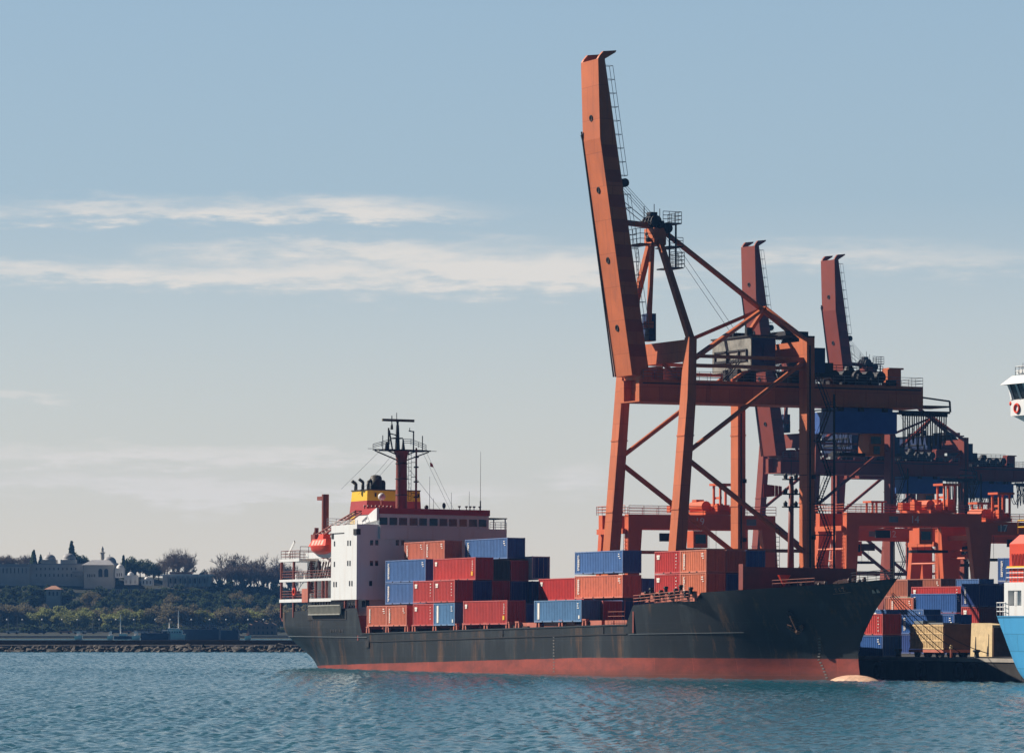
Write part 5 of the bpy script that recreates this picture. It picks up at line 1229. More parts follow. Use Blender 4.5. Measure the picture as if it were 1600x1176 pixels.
# bollards, tyre fenders
for i,x in enumerate((1404,1526,1600)):
    p=sight(PORT,x,1027,1,12.25); b=thing('mooring_bollard',['black mooring bollard on the quay edge just right of the ship bow','black mooring bollard on the quay edge below the tan covered load','black mooring bollard on the quay edge behind the blue hull'][i],'bollard','bollards along the quay',mw=PORT@Matrix.Translation((p.x,12.25,QZ+.12)))
    part('bollard_body',MB().lathe([(.35,0),(.26,.25),(.24,.55),(.42,.7),(.4,.85),(0,.92)],(0,0,0),12),'black',b,True)
for i,x in enumerate((1375,1440,1500,1522)):
    p=sight(PORT,x,1050,1,11.5); t=MB(); t.torus((0,0,0),.75,.3,1,18,8)
    f=obj('tyre_fender',t.mesh('tyre_fender',M['rubber'],True)); f.matrix_world=PORT@Matrix.Translation((p.x,11.38,.9))
    tag(f,['black tyre fender on the quay wall nearest the ship bow','black tyre fender on the quay wall below the left end of the crate','black tyre fender on the quay wall below the crate hydrant','black tyre fender on the quay wall nearest the blue hull'][i],'fender','tyre fenders on the quay wall')
# mooring ropes from the bow to the quay
def rope(a,b,sag,label,r=.045):
    a=Vector(a);b=Vector(b);mb=MB();pts=[a.lerp(b,k/14)-Vector((0,0,sag*4*(k/14)*(1-k/14))) for k in range(15)]; mb.path(pts,r,5); o=obj('mooring_rope',mb.mesh('mooring_rope',M['rope'])); tag(o,label,'rope','mooring ropes from the bow')
for (bx,by,qx,qs,sg,lab) in ((1393,927,1502,.6,.5,'upper mooring rope from the bow tip towards the blue container'),(1393,930,1478,0,.4,'middle mooring rope from the bow down to the timber crate'),(1391,932,1470,0,.5,'lower mooring rope from the bow, doubled beside the middle one'),(1395,926,1545,0,.9,'longest mooring rope from the bow across to the tan load')):
    a=sh(bx,by,1,.6); e=sight(PORT,qx,1026,1,12.3); rope(SHIP@a,PORT@Vector((e.x,12.3,QZ+.6)),sg,lab)

# ------------------------------------------------------------------ the blue ship at the right edge
def blue_ship():
    # local: x ahead (away from the camera, along the quay), y to the quay side, z up; stern-to view of the raked bow
    p=sight(PORT,1550,962,1,3.6)
    Mx=PORT@Matrix.Translation((p.x+5,3.6,0))@Matrix.Rotation(math.pi,4,'Z')
    T=thing('blue_ship','bright blue hulled ship with white deckhouse and bridge, cut by the right edge','ship',mw=Mx)
    Ls=70.0; prof=[(-2,-5.2),(0,-4.6),(.6,-3.6),(1.3,-2.5),(3,-1.6),(5,-.8),(7,0.0)]
    mb=MB(); xs=[0,-.4,-1,-2,-3.5,-5,-7,-10,-14,-20,-40,-70]; zs=[-2,-.6,0,.5,1.0,1.6,2.5,4,5.5,6.9]
    for sg in (-1,1):
        o=len(mb.v)
        for x in xs:
            for z in zs:
                f=max(0,min(1,(z+2)/9)); w_d=5.6*(1-math.exp(x/1.9))**.8 if x<0 else 0; w_w=5.4*(1-math.exp(x/6.5)) if x<0 else 0
                w=w_w+(w_d-w_w)*f**.8; mb.v.append((x+lerp_tab(prof,z)*math.exp(x/9),sg*w,z))
        n=len(zs)
        for i in range(len(xs)-1):
            for k in range(n-1): q=(o+i*n+k,o+(i+1)*n+k,o+(i+1)*n+k+1,o+i*n+k+1); mb.f.append(q if sg>0 else q[::-1])
    me=mb.mesh('hull',M['blue_hull'],True); obj('hull',me,T)
    mb=MB()
    for x in xs[1:]: w=5.6*(1-math.exp(x/1.9))**.8; mb.v+=[(x,-w,6.75),(x,w,6.75)]
    for i in range(len(xs)-2): mb.f.append((2*i,2*i+1,2*i+3,2*i+2))
    part('foredeck',mb,'deck',T)
    mb=MB(); mb.rail([(-5.8,5.3,6.9),(-2.6,4.3,6.9),(-.3,1.2,6.9),(-.3,-1.2,6.9),(-2.6,-4.3,6.9)],1.3,1.1,.05,3); part('bow_railing',mb,'white',T)
    mb=MB(); mb.tube((-2.2,2.2,6.75),(-2.2,2.2,8.2),.28,10); part('mooring_post',mb,'black',T)
    dh=MB(); dh.box((-20,-4.9,6.75),(-5.2,5.1,7.9)); dh.box((-20,-4.9,9.4),(-5.2,5.1,10.2)); dh.box((-5.9,3.9,7.9),(-5.2,5.1,9.4)); dh.box((-20,4.9,7.9),(-8.3,5.1,9.4)); dh.box((-20,-4.9,7.9),(-5.2,3.6,9.4)); d=part('deckhouse',dh,'white',T)
    part('deckhouse_door',MB().lathe([(.55,7.9),(.55,9.3)],(-7.3,4.6,0),12),'white',d)
    mb=MB(); mb.rail([(-5.4,-4.6,10.2),(-5.4,5.0,10.2),(-16,5.0,10.2)],1.4,1.1,.05,3); part('deckhouse_railing',mb,'white',T)
    mb=MB(); mb.box((-10,-.2,10.2),(-5.7,4.8,14.0)); mb.hexa([(-10,-.2,14),(-5.7,-.2,14),(-5.7,4.8,14),(-10,4.8,14)],[(-9.4,.4,14.9),(-6.5,.4,14.9),(-6.5,4.1,14.9),(-9.4,4.1,14.9)]); st=part('red_stack',mb,'bright_red',T)
    mb=MB(); mb.box((-10.2,-.4,11.6),(-5.5,5.0,11.8)); mb.rail([(-6.3,.4,15),(-6.3,4.2,15),(-10,4.2,15)],1.3,1.2,.06,2); part('yellow_band',mb,'yellow',st)
    mb=MB()
    for k in range(6): mb.tube((-9+.5*k,4.9,11.8),(-8.8+.5*k,4.9,13.0),.07,5)
    part('stack_gear',mb,'ship_red',st)
    # bridge high on the superstructure, its wing reaching out over the side
    mb=MB(); mb.box((-34,-6,6.75),(-22,6,25.6)); su=part('superstructure',mb,'white',T)
    for z in (9.5,12.6,15.7,18.8,21.9):
        for x in (-32.5,-30,-27.5,-25,-23.2): part('window',MB().box((x-.35,5.98,z-.5),(x+.35,6.03,z+.5)),'window',su)
        for y in (-4.5,-2.2,0,2.2,4.5): part('window',MB().box((-34.03,y-.4,z-.5),(-33.98,y+.4,z+.5)),'window',su)
    return T,Mx
bs,BM=blue_ship()
def bridge():
    # wing end located by its outer lower corner
    I=BM.inverted(); D=421.0
    c=sight(BM,1579,650,1,9.0)
    z0=c.z
    P=lambda n,mb,m,par=bs: part(n,mb,m,par)
    x1=c.x; y1=c.y
    hh=lambda px: px*D/FPX
    mb=MB(); mb.box((x1-5,-7.5,z0),(x1,y1,z0+hh(24))); wing=P('bridge_wing',mb,'white')
    zt=z0+hh(24)
    wn=MB(); wn.hexa([(x1-5,-7.4,zt),(x1-.25,-7.4,zt),(x1-.25,y1-.15,zt),(x1-5,y1-.15,zt)],[(x1-5,-7.4,zt+hh(23)),(x1+.25,-7.4,zt+hh(23)),(x1+.25,y1+.25,zt+hh(23)),(x1-5,y1+.25,zt+hh(23))]); P('wing_glazing',wn,'window',wing)
    mb=MB()
    for y in (y1-.05,y1-1.4,y1-2.8,y1-4.2): mb.beam((x1-.2,y,zt),(x1+.3,y,zt+hh(23)),.22,.2)
    for k in range(3): mb.beam((x1-.4-1.3*k,y1-.1,zt),(x1-.1-1.3*k,y1+.32,zt+hh(23)),.2,.2)
    P('window_mullion',mb,'white',wing)
    r0=zt+hh(23); mb=MB(); mb.hexa([(x1-5.5,-7.6,r0),(x1+.7,-7.6,r0),(x1+.7,y1+.75,r0),(x1-5.5,y1+.75,r0)],[(x1-5.5,-7.6,r0+hh(13)),(x1-.1,-7.6,r0+hh(13)),(x1-.1,y1-.1,r0+hh(13)),(x1-5.5,y1-.1,r0+hh(13))]); P('bridge_roof',mb,'white')
    mb=MB(); mb.rail([(x1-5,y1-.3,r0+hh(13)),(x1-.4,y1-.3,r0+hh(13)),(x1-.4,-5,r0+hh(13))],.9,.7,.04,2); P('roof_railing',mb,'white')
    mb=MB(); mb.box((x1-3,y1-2.6,r0+hh(16)),(x1-.3,y1-.5,r0+hh(22))); mb.tube((x1-.8,y1-.9,r0+hh(13)),(x1-.8,y1-.9,r0+hh(32)),.05,5); mb.tube((x1-.8,y1-1.3,r0+hh(20)),(x1-.8,y1-1.3,r0+hh(75)),.025,4); P('name_board',mb,'white')
    mb=MB(); mb.torus((x1-1.2,y1+.08,z0+hh(11)),.42,.1,1,16,6); P('life_ring',mb,'lifeboat'); mb=MB(); mb.ball((x1+.02,y1-.2,z0+hh(19)),.3,8,6); P('wing_lamp',mb,'lifeboat')
    mb=MB(); mb.hexa([(x1-8,-6,z0-3.2),(x1-6,-6,z0-3.2),(x1-6,5.5,z0-3.2),(x1-8,5.5,z0-3.2)],[(x1-9,-7.5,z0-.01),(x1-.2,-7.5,z0-.01),(x1-.2,y1-.2,z0-.01),(x1-9,y1-.2,z0-.01)]); mb.box((-34,-6,25.6),(x1-5,6,z0+4)); P('bridge_support',mb,'white')
bridge()

# ------------------------------------------------------------------ far shore: palace on the ridge, trees, moored vessels
def hx(x,D): return (x-HX)*D/FPX
def hz(y,D): return HC+(HY-y)*D/FPX
def building(name,label,cat,D,group=None):
    return thing(name,label,cat,group,loc=(0,D,0))
def bbox(mb,x0,x1,y0,y1,D,dep,base=None):       # picture bearings -> a block D metres off, dep deep (local to its thing)
    z0=hz(y0,D) if base is None else base
    mb.box((hx(x0,D),0,z0),(hx(x1,D),dep,hz(y1,D))); return mb
DP=1466
b=building('palace_gallery','long low palace gallery with grey roof and tall openings at the left edge','palace wing',DP)
part('wall',bbox(MB(),-60,46,925,885,DP,12),'stone',b); part('roof',bbox(MB(),-62,47,884.8,880.5,DP-1,13),'lead',b)
for k in range(16): part('window',bbox(MB(),-50+6.0*k,-48.4+6.0*k,895,887,DP-.15,.3),'bldg_win',b)
b=building('palace_kitchens','grey palace block with rows of small windows under two lead domes','palace',DP+2)
part('wall',bbox(MB(),46.5,130,925,882,DP+2,16),'stone',b); part('roof',bbox(MB(),46,131,881.9,880,DP+1.5,16),'lead',b)
for r_,y0,y1 in ((0,890,886.5),(1,900.5,896)):
    for k in range(10): part('window',bbox(MB(),56+6.8*k,58+6.8*k,y0,y1,DP+1.85,.3),'bldg_win',b)
def dome(b,x,yb,rp,D,m='lead',drum=4,name='dome'):
    r=rp*D/FPX; z=hz(yb,D); mb=MB(); mb.lathe([(r*1.02,-drum*.22),(r*1.02,0)]+[(r*math.cos(a),r*.88*math.sin(a)) for a in [k*math.pi/16 for k in range(9)]],(hx(x,D),r+1.0,z),18); d=part(name,mb,m,b,True)
    mb=MB(); mb.tube((hx(x,D),r+1,z+r*.86),(hx(x,D),r+1,z+r*.86+.8),.12,5); part('finial',mb,'lead',d); return d
dome(b,76,874,10,DP+2); dome(b,106,873.5,11,DP+2)
dr=MB()
for x in (76,106): bbox(dr,x-11.5,x+11.5,880,874,DP+2,6)
part('dome_drum',dr,'stone',b)
b=building('palace_pavilion','palace pavilion with a hipped roof and two tall arched openings','palace wing',DP-2)
mb=bbox(MB(),131,177.5,927,882.3,DP-2,15); part('wall',mb,'stone',b)
D=DP-2; mb=MB(); z=hz(882.2,D); mb.hexa([(hx(128,D),-1,z),(hx(179,D),-1,z),(hx(179,D),16,z),(hx(128,D),16,z)],[(hx(141,D),6,hz(874,D)),(hx(168,D),6,hz(874,D)),(hx(168,D),9,hz(874,D)),(hx(141,D),9,hz(874,D))]); part('hipped_roof',mb,'lead',b)
for x in (154,163):
    mb=MB(); w=3.1*D/FPX; c=hx(x+3,D); z0=hz(901,D); z1=hz(891,D); mb.prism([(c-w,z0),(c+w,z0),(c+w,z1),(c+w*.7,z1+w*.7),(c,z1+w),(c-w*.7,z1+w*.7),(c-w,z1)],1,-.12,.2); part('arched_opening',mb,'bldg_win',b)
for k in range(5): part('window',bbox(MB(),136+2.8*k,137.6+2.8*k,901,896.5,D-.12,.3),'bldg_win',b)
mb=bbox(MB(),112,129,899,892,D-1.5,3); part('balcony',mb,'stone2',b)
b=building('domed_chamber','large grey lead dome with its slim minaret beside the palace','domed building',DP+25)
part('wall',bbox(MB(),158,181,900,879,DP+25,10),'stone',b); dome(b,170,878,10.5,DP+25)
b=building('minaret','slim pointed stone minaret rising behind the palace roof','minaret',DP+30)
D=DP+30; mb=MB(); mb.lathe([(.75,hz(890,D)),(.7,hz(864,D)),(1.1,hz(863.5,D)),(1.1,hz(862.5,D)),(.5,hz(862,D)),(.45,hz(858,D)),(.6,hz(857.8,D)),(0.02,hz(852.5,D))],(hx(160,D),0,0),10); part('shaft',mb,'stone',b)
for i,(x0,x1,y0,y1,dx,dy,dr_,lab) in enumerate(((180,193,902,887,187,886.5,6,'small white domed kiosk right of the palace'),(194,214,913,898,203.5,897.5,5,'lower white domed kiosk with arched openings below the cypress trees'),(221,238,914,904,229,904,4,'small pale house with a rounded roof left of the bare plane tree'))):
    b=building('garden_kiosk',lab,'kiosk',DP-6-4*i,'white kiosks in the palace garden'); part('wall',bbox(MB(),x0,x1,y0,y1,DP-6-4*i,6),'far_white',b); dome(b,dx,dy,dr_,DP-6-4*i,'far_white')
    for k in range(3): part('window',bbox(MB(),x0+3+k*(x1-x0-6)/2-.9,x0+3+k*(x1-x0-6)/2+.9,y0-2,y0-7,DP-6.15-4*i,.3),'bldg_win',b)
D=DP-4
b=building('terrace_pavilion','long pale terrace pavilion with a white roof below the bare plane tree','pavilion',D)
part('wall',bbox(MB(),254,330,916,899.5,D,10),'stone',b); part('roof',bbox(MB(),250,333,899.4,896.5,D-1.5,12),'far_white',b); part('roof',bbox(MB(),266,300,896.4,893,D+3,6),'tile',b)
for k in range(9): part('column',bbox(MB(),262+7.6*k,263.6+7.6*k,915.9,899.6,D-.6,.5),'far_white',b)
for k in range(8): part('window',bbox(MB(),265+7.6*k,268+7.6*k,911,903,D-.15,.3),'bldg_win',b)
D=1452
b=building('retaining_wall','long grey retaining wall below the palace with an arcaded parapet','wall',D); part('wall_face',bbox(MB(),-60,262,940,925.5,D,14,base=8),'stone2',b)
for k in range(30): part('parapet_pillar',bbox(MB(),176+3*k,177+3*k,925,921,D,.5),'stone',b)
part('parapet',bbox(MB(),174,268,921,919.6,D,.8),'lead',b)
b=building('glazed_terrace','flat pale green glazed terrace roof on the slope','terrace',1445); part('roof',bbox(MB(),226,255,923.5,920.5,1445,6),'lead',b); part('roof',bbox(MB(),282,304,926,923.5,1445,6),'lead',b); part('post',bbox(MB(),230,250,930,923.6,1445,5),'bldg_win',b)
D=1430
b=building('hillside_house','small house with an orange tiled hip roof on the wooded slope','house',D); part('wall',bbox(MB(),72,93,935,920.2,D,6,base=9),'stone',b)
mb=MB(); z=hz(920.2,D); mb.hexa([(hx(69,D),-1,z),(hx(96,D),-1,z),(hx(96,D),7,z),(hx(69,D),7,z)],[(hx(80,D),2.5,hz(914.5,D)),(hx(86,D),2.5,hz(914.5,D)),(hx(86,D),3.5,hz(914.5,D)),(hx(80,D),3.5,hz(914.5,D))]); part('tiled_roof',mb,'tile',b)
for k in range(3): part('window',bbox(MB(),76+6*k,78.5+6*k,930,924,D-.1,.3),'bldg_win',b)
D=1303
b=building('brick_ruin','ruined brick building with broken gables beside the moored barges','ruin',D)
mb=MB(); zb=1.6; zb=.4; P_x=[386,389,394,397,402,404,409,412,418,424,431]; P_y=[980,974,976,969,971,968,973,972,974,972,976]
poly=[(hx(386,D),zb)]+[(hx(x,D),hz(y,D)) for x,y in zip(P_x,P_y)]+[(hx(431,D),zb)]
mb.prism(poly,1,0,8); part('brick_wall',mb,'brick',b)
for k in range(6):
    for j in range(2): part('window',bbox(MB(),389+7*k,391+7*k,990-8*j,986-8*j,D-.1,.3),'bldg_win',b)
# vessels behind the breakwater
D=1120
v=building('white_coaster','small white coaster with two masts moored behind the breakwater','boat',D)
mb=MB(); mb.hexa([(hx(247,D),0,-.3),(hx(286,D),0,-.3),(hx(286,D),5,-.3),(hx(247,D),5,-.3)],[(hx(244,D),-.5,hz(990,D)),(hx(288,D),-.5,hz(990,D)),(hx(288,D),5.5,hz(990,D)),(hx(244,D),5.5,hz(990,D))]); part('hull',mb,'far_white',v)
mb=bbox(MB(),253,284,989.9,984,D,4); bbox(mb,262,280,983.9,981,D,3.5); part('deckhouse',mb,'far_white',v)
for k in range(7): part('window',bbox(MB(),256+4*k,258+4*k,988,986,D-.1,.2),'bldg_win',v)
for x,y in ((278,953),(263.5,972)):
    mb=MB(); mb.tube((hx(x,D),2,hz(984,D)),(hx(x,D),2,hz(y,D)),.22,6,.1); mb.box((hx(x-2,D),1.9,hz(y+9,D)),(hx(x+2,D),2.1,hz(y+8.3,D))); part('mast',mb,'far_white',v)
for i,(x0,x1,y,lab,dd) in enumerate(((220,263,988.5,'low dark blue barge moored left of the white coaster',1105),(286,342,982.5,'long dark blue barge with a high flat side, right of the white coaster',1130),(342,372,984,'dark blue barge hull at the right end of the moored row',1150))):
    v=building('barge',lab,'barge',dd,'dark barges behind the breakwater'); mb=bbox(MB(),x0,x1,1001,y,dd,7); part('hull',mb,'far_blue',v)
    mb=MB(); mb.rail([(hx(x0,dd),.3,hz(y,dd)),(hx(x1,dd),.3,hz(y,dd))],1.0,3,.06,2); part('railing',mb,'far_blue',v); part('wheelhouse',bbox(MB(),x1-9,x1-3,y,y-2.5,dd+1,3),'far_blue',v)
for i,(x,lab) in enumerate(((387,'white motor boat in front of the brick ruin'),(212,'white motor boat just left of the low dark barge'),(172,'small white motor boat moored left among the dark hulls'),(122,'tiny white motor boat alone behind the breakwater left of the others'))):
    D=1160; v=building('motor_boat',lab,'boat',D,'white motor boats behind the breakwater'); w=5+1.5*(i%2)
    mb=MB(); mb.hexa([(hx(x-w*.8,D),.4,-.2),(hx(x+w*.7,D),.4,-.2),(hx(x+w*.7,D),2.4,-.2),(hx(x-w*.8,D),2.4,-.2)],[(hx(x-w,D),0,1.1),(hx(x+w,D),0,1.3),(hx(x+w,D),2.8,1.3),(hx(x-w,D),2.8,1.1)]); part('hull',mb,'far_white',v)
    mb=MB(); mb.hexa([(hx(x-w*.5,D),.5,1.2),(hx(x+w*.4,D),.5,1.2),(hx(x+w*.4,D),2.3,1.2),(hx(x-w*.5,D),2.3,1.2)],[(hx(x-w*.3,D),.6,2.4),(hx(x+w*.3,D),.6,2.4),(hx(x+w*.3,D),2.1,2.4),(hx(x-w*.3,D),2.1,2.4)]); part('cabin',mb,'far_white' if i!=0 else 'tile',v)
D=1190
v=building('mast_boat','dark workboat with a tall white mast left of the barges','boat',D)
mb=bbox(MB(),178,208,1000.5,993,D,4); part('hull',mb,'far_blue',v); mb=bbox(MB(),186,198,992.9,989.5,D,3); part('wheelhouse',mb,'far_white',v)
mb=MB(); mb.tube((hx(187.5,D),1.5,hz(990,D)),(hx(187.5,D),1.5,hz(960,D)),.2,6,.1); mb.box((hx(183,D),1.4,hz(969,D)),(hx(188,D),1.6,hz(968.4,D))); part('mast',mb,'far_white',v)
# seawall along the road, street lamps, and far cars
mb=MB(); mb.box((-330,1216,.1),(40,1217.2,.85)); o=obj('shore_wall',mb.mesh('shore_wall',M['stone2'])); tag(o,'low grey seawall along the far shore road','wall')
for x,y,hh in ((13,962,1),(27,963,1),(145,964,1)):
    D=1345; t=thing('flag_pole','slender pale pole on the far shore promenade','pole','slender poles on the far shore',loc=(hx(x,D),D,terrain(hx(x,D),D))); part('shaft',MB().tube((0,0,0),(0,0,hz(y,D)-terrain(hx(x,D),D)),.16,6,.08),'lamp',t); part('base',MB().lathe([(.4,0),(.4,.4),(.2,.6)],(0,0,0),8),'lamp',t)
lm=None
for x in range(8,430,29):
    D=1352; X=hx(x+3*math.sin(x),D)
    if lm is None:
        lm=thing('street_lamp','street lamp on the far shore road with a pale globe','street lamp','street lamps along the far shore road',loc=(X,D,terrain(X,D)))
        part('lamp_post',MB().tube((0,0,0),(0,0,4.0),.08,6,.05),'lamp',lm); part('lamp_globe',MB().ball((0,0,4.2),.3,8,6),'far_white',lm)
    else: c=copy_tree(lm); c.location=(X,D,terrain(X,D))
def car_mesh():
    mb=MB(); mb.box((-2.1,-.85,.35),(2.1,.85,.95)); return mb
cars=[]
for k in range(16):
    x=20+25.5*k+9*math.sin(k*2.3); D=1328+4*(k%2); X=hx(x,D); cl=['far_white','lamp','far_blue','tile'][k%4]; cn=['white','grey','dark blue','red brown'][k%4]
    src=next((c for c in cars if c[0]==cl),None)
    if src: o=copy_tree(src[1])
    else:
        o=thing('parked_car',f'{cn} car parked on the far shore road behind the breakwater','car','cars on the far shore road'); part('body',car_mesh(),cl,o)
        mb=MB(); mb.hexa([(-1.4,-.75,.95),(1.2,-.75,.95),(1.2,.75,.95),(-1.4,.75,.95)],[(-.9,-.65,1.5),(.7,-.65,1.5),(.7,.65,1.5),(-.9,.65,1.5)]); part('cabin',mb,'bldg_win',o)
        for a in (-1.3,1.3):
            for b_ in (-.8,.8): part('wheel',MB().tube((a,b_-.1,.33),(a,b_+.1,.33),.33,10),'rubber',o)
        cars.append((cl,o))
    o.location=(X,D,terrain(X,D)+.02)

# ---- trees
def leaf_crown(seed,rx,rz,n,clumps,leaf=.55,low=.25,ry=None):
    q=random.Random(seed); ry=ry or rx; mb=MB(); cs=[]
    for k in range(clumps):
        while True:
            a=Vector((q.uniform(-1,1),q.uniform(-1,1),q.uniform(-1,1)))
            if .35<a.length<1: break
        cs.append((Vector((a.x*rx*.78,a.y*ry*.78,a.z*rz*.78)),q.uniform(.22,.42)))
    for k in range(n):
        c,r=cs[k%clumps]; d=Vector((q.gauss(0,1),q.gauss(0,1),q.gauss(0,1))).normalized()*(q.random()**.4)
        p=c+Vector((d.x*rx*r,d.y*ry*r,d.z*rz*r)); t=Vector((q.gauss(0,1),q.gauss(0,1),q.gauss(0,.8))).normalized(); u=t.orthogonal().normalized(); s_=leaf*q.uniform(.5,1.2)
        w=t.cross(u)*s_*.6; u=u*s_; mb.add([p-u*.5,p+w*.5,p+u*.5,p-w*.5],[(0,1,2,3)])
    return mb
def cone_crown(seed,r,h,n,leaf=.5):
    q=random.Random(seed); mb=MB()
    for k in range(n):
        z=h*q.random()**1.1; rr_=r*(1-(z/h)**2.2)*(.55+.45*q.random()); a=q.uniform(0,6.283); p=Vector((rr_*math.cos(a),rr_*math.sin(a),z)); t=Vector((q.gauss(0,1),q.gauss(0,1),q.gauss(0,.6))).normalized(); u=(t.orthogonal()+Vector((0,0,.8))).normalized(); s_=leaf*q.uniform(.6,1.2); w=t.cross(u)*s_*.5
        mb.add([p-u*s_*.6,p+w,p+u*s_*.6,p-w],[(0,1,2,3)])
    return mb
def trunk_mesh(h,r,seed,limbs=5,spread=1.5,zs=.6):
    q=random.Random(seed); mb=MB(); mb.tube((0,0,-1.2),(0,0,h),r,7,r*.6)
    for k in range(limbs):
        z=h*q.uniform(zs,1); a=k*6.283/limbs+q.uniform(-.4,.4); mb.tube((0,0,z),(spread*math.cos(a),spread*math.sin(a),z+spread*q.uniform(.8,1.3)),r*.45,5,r*.15)
    return mb
def bare_meshes(seed,h,sp=.62,lev=6,r0=.28):
    q=random.Random(seed); big=MB(); tw=MB()
    def grow(p,d,ln,r,l):
        e=p+d*ln; (big if l>=lev-2 else tw).tube(p,e,r,4 if l<lev-1 else 6,r*.68,cap=False)
        if l==0: return
        for k in range(3 if l<lev-1 else 4):
            ax=Vector((q.gauss(0,1),q.gauss(0,1),q.gauss(0,.5))); nd=(d+ax.normalized()*sp*q.uniform(.6,1.1)+Vector((0,0,.16))).normalized()
            grow(e,nd,ln*q.uniform(.55,1.02),max(.035,r*.62),l-1)
    grow(Vector((0,0,-.5)),Vector((0,0,1)),h*.2,r0,lev); return big,tw
def proto(name,label,cat,group,crown,trunk,mc,smooth=False):
    return (name,label,cat,group,crown.mesh('crown',M[mc]),trunk.mesh('trunk',M['bark']))
def plant(pr,x,y,z,s_,rot,label=None,zs=1.0):
    o=thing(pr[0],label or pr[1],pr[2],pr[3],loc=(x,y,z),rz=rot); o.scale=(s_,s_,s_*zs); obj('crown',pr[4],o); obj('trunk',pr[5],o); return o
def lift(mb,z): mb.v=[(a,b,c+z) for a,b,c in mb.v]; return mb
GREEN=[proto('deciduous_tree','yellow green spring tree in the belt along the far shore','tree','spring green trees along the far shore',lift(leaf_crown(20+i,4.7,3.7,3200,18,.6),4.0),trunk_mesh(3.0,.28,i),'leaf_g') for i in range(4)]
BROWN=[proto('deciduous_tree','brownish budding tree in the belt along the far shore','tree','brown budding trees along the far shore',lift(leaf_crown(40+i,4.5,3.7,3000,18,.58),4.0),trunk_mesh(3.0,.28,i+9),'leaf_y') for i in range(3)]
DARK=[proto('evergreen_tree','dark evergreen tree in the wood on the palace slope','tree','dark evergreens on the palace slope',lift(leaf_crown(60+i,4.2,3.6,2300,16,.72),3.4),trunk_mesh(2.4,.26,i+19),'leaf_d') for i in range(4)]
CYP=[proto('cypress_tree','narrow dark cypress tree beside the palace','cypress','dark cypresses on the ridge',cone_crown(80+i,1.5,9.5,520,.8),trunk_mesh(3,.2,i+31,0),'leaf_d') for i in range(2)]
PINE=proto('umbrella_pine','broad dark pine tree on the ridge behind the palace','pine','dark pines on the ridge',lift(leaf_crown(90,4.6,3.8,2600,16,.7),4.6),trunk_mesh(4,.35,44),'leaf_d')
def bproto(seed,h,lab,grp,sp=.62):
    a,b=bare_meshes(seed,h,sp); return ('bare_tree',lab,'bare tree',grp,b.mesh('crown',M['twig']),a.mesh('trunk',M['bark']))
BARE=[bproto(5+i,10,'leafless tree standing on the ridge line right of the terrace pavilion','bare trees on the ridge') for i in range(3)]
PLANE=[bproto(15+i,12,'big leafless plane tree spreading its crown over the terrace pavilion','bare plane trees over the terrace',.75) for i in range(2)]
BACK=[bproto(25+i,9,'leafless tree behind the palace roof at the left edge','bare trees behind the palace',.7) for i in range(2)]
q=random.Random(12)
def on(pr,px,D,s_,zs=1.0,label=None):
    X=hx(px,D); return plant(pr,X,D,terrain(X,D)-.1,s_,q.uniform(0,6.28),label,zs)
# belt of spring trees along the shore road
px=-20
while px<560:
    D=1372+q.uniform(-6,8); green=(40<px<235) or (300<px<345) or (370<px<420); pr=q.choice(GREEN if green and q.random()<.85 else BROWN); on(pr,px,D,q.uniform(.92,1.2)*(1 if px<480 else .8),q.uniform(.9,1.05)); px+=q.uniform(11,16)
px=-15
while px<560:
    D=1394+q.uniform(-5,6); on(q.choice(GREEN+BROWN+BROWN),px,D,q.uniform(.7,.95)); px+=q.uniform(12,19)
# dark wood on the slope
for D,step,sc in ((1410,17,.75),(1424,14,.85),(1438,15,.85),(1450,17,.75)):
    px=-20
    while px<620:
        if not(D<1432 and 62<px<100) and not(D>1445 and 30<px<262) and not(D>1432 and 60<px<300 and q.random()<.35):
            pr=q.choice(DARK) if q.random()<.94 else q.choice(BROWN); on(pr,px,D+q.uniform(-5,5),sc*q.uniform(.65,1.15)*(1 if px<460 else max(.35,1-(px-460)/260)))
        px+=step*q.uniform(.7,1.3)
for px in range(50,112,7): on(q.choice(DARK),px,1443+q.uniform(-3,3),q.uniform(.6,.85))
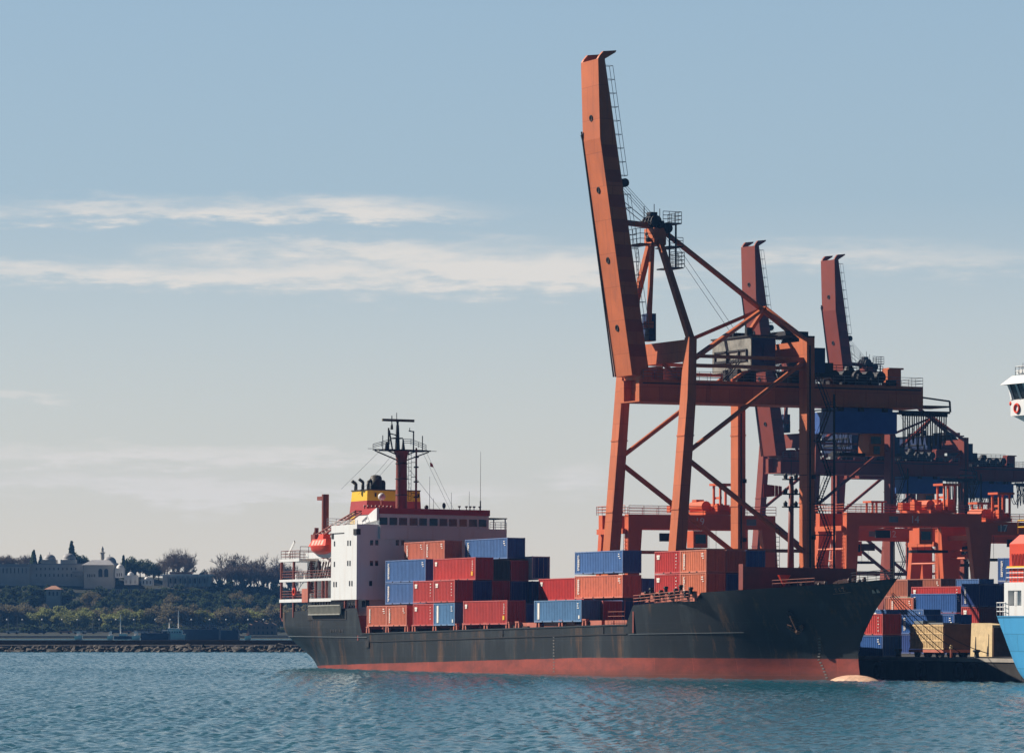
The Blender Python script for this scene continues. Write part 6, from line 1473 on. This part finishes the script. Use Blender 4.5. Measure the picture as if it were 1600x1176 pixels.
# ridge: pines, cypresses, bare trees
for px,D,s_ in ((113,1490,1.15),(121,1494,1.0),(128,1496,1.0),(135,1498,.85),(204,1486,1.0),(219,1484,.9),(228,1482,1.0),(240,1480,.95),(248,1483,.85),(211,1495,.9),(130,1505,.9)): on(PINE,px,D,s_*.85)
for px,D,s_ in ((53,1490,1.1),(51,1492,1.0),(63.5,1491,.9),(60.5,1493,.6),(193,1482,1.0),(198,1480,.9),(196,1462,.6),(210,1479,.7),(183,1470,.6),(112,1486,1.5)): on(q.choice(CYP),px,D,s_*.85)
for px,D,s_ in ((4,1500,1.0),(12,1502,.95),(-6,1503,1.0),(27,1500,.8),(36,1501,.95),(43,1499,.85),(20,1505,.8)): on(q.choice(BACK),px,D,s_)
for px,D,s_ in ((262,1478,.95),(271,1480,1.1),(284,1479,1.15),(294,1481,1.0),(277,1484,1.05)): on(q.choice(PLANE),px,D,s_)
for px in (333,340,346,352,357,362,368,374,379,384,390,396,402,408,414,420,426,432,440,448,456,465): on(q.choice(BARE),px,1474+q.uniform(-5,12),q.uniform(1.05,1.35) if px>347 else .8)
for px in range(336,470,9): on(q.choice(DARK),px,1468+q.uniform(-4,4),q.uniform(.6,.95))
on(PINE,318,1478,.62,1.25,'layered dark cedar standing alone at the right end of the terrace pavilion')

# low shrubs in front of the belt, along the promenade
SHRUB=[proto('shrub','low dark shrub along the far shore promenade','shrub','shrubs along the far shore promenade',lift(leaf_crown(120+i,3.2,1.5,500,9,.8),1.1),trunk_mesh(.6,.2,i+70,3,.6),'leaf_d') for i in range(3)]
px=-10
while px<500: on(q.choice(SHRUB),px,1358+q.uniform(-8,8),q.uniform(.7,1.2)); px+=q.uniform(7,13)

# ------------------------------------------------------------------ the air between
hm=bpy.data.materials.new('haze'); hm.use_nodes=True; hn=hm.node_tree.nodes; hl=hm.node_tree.links
for n_ in list(hn):
    if n_.type=='BSDF_PRINCIPLED': hn.remove(n_)
pv=hn.new('ShaderNodeVolumePrincipled'); pv.inputs['Color'].default_value=(.15,.43,1.0,1); pv.inputs['Density'].default_value=HAZE; pv.inputs['Anisotropy'].default_value=.0
hl.new(pv.outputs[0],hn['Material Output'].inputs['Volume'])
mb=MB(); mb.box((-1650,-450,-3.5),(1650,2350,84)); hz_=obj('haze',mb.mesh('haze',hm)); hz_['kind']='stuff'
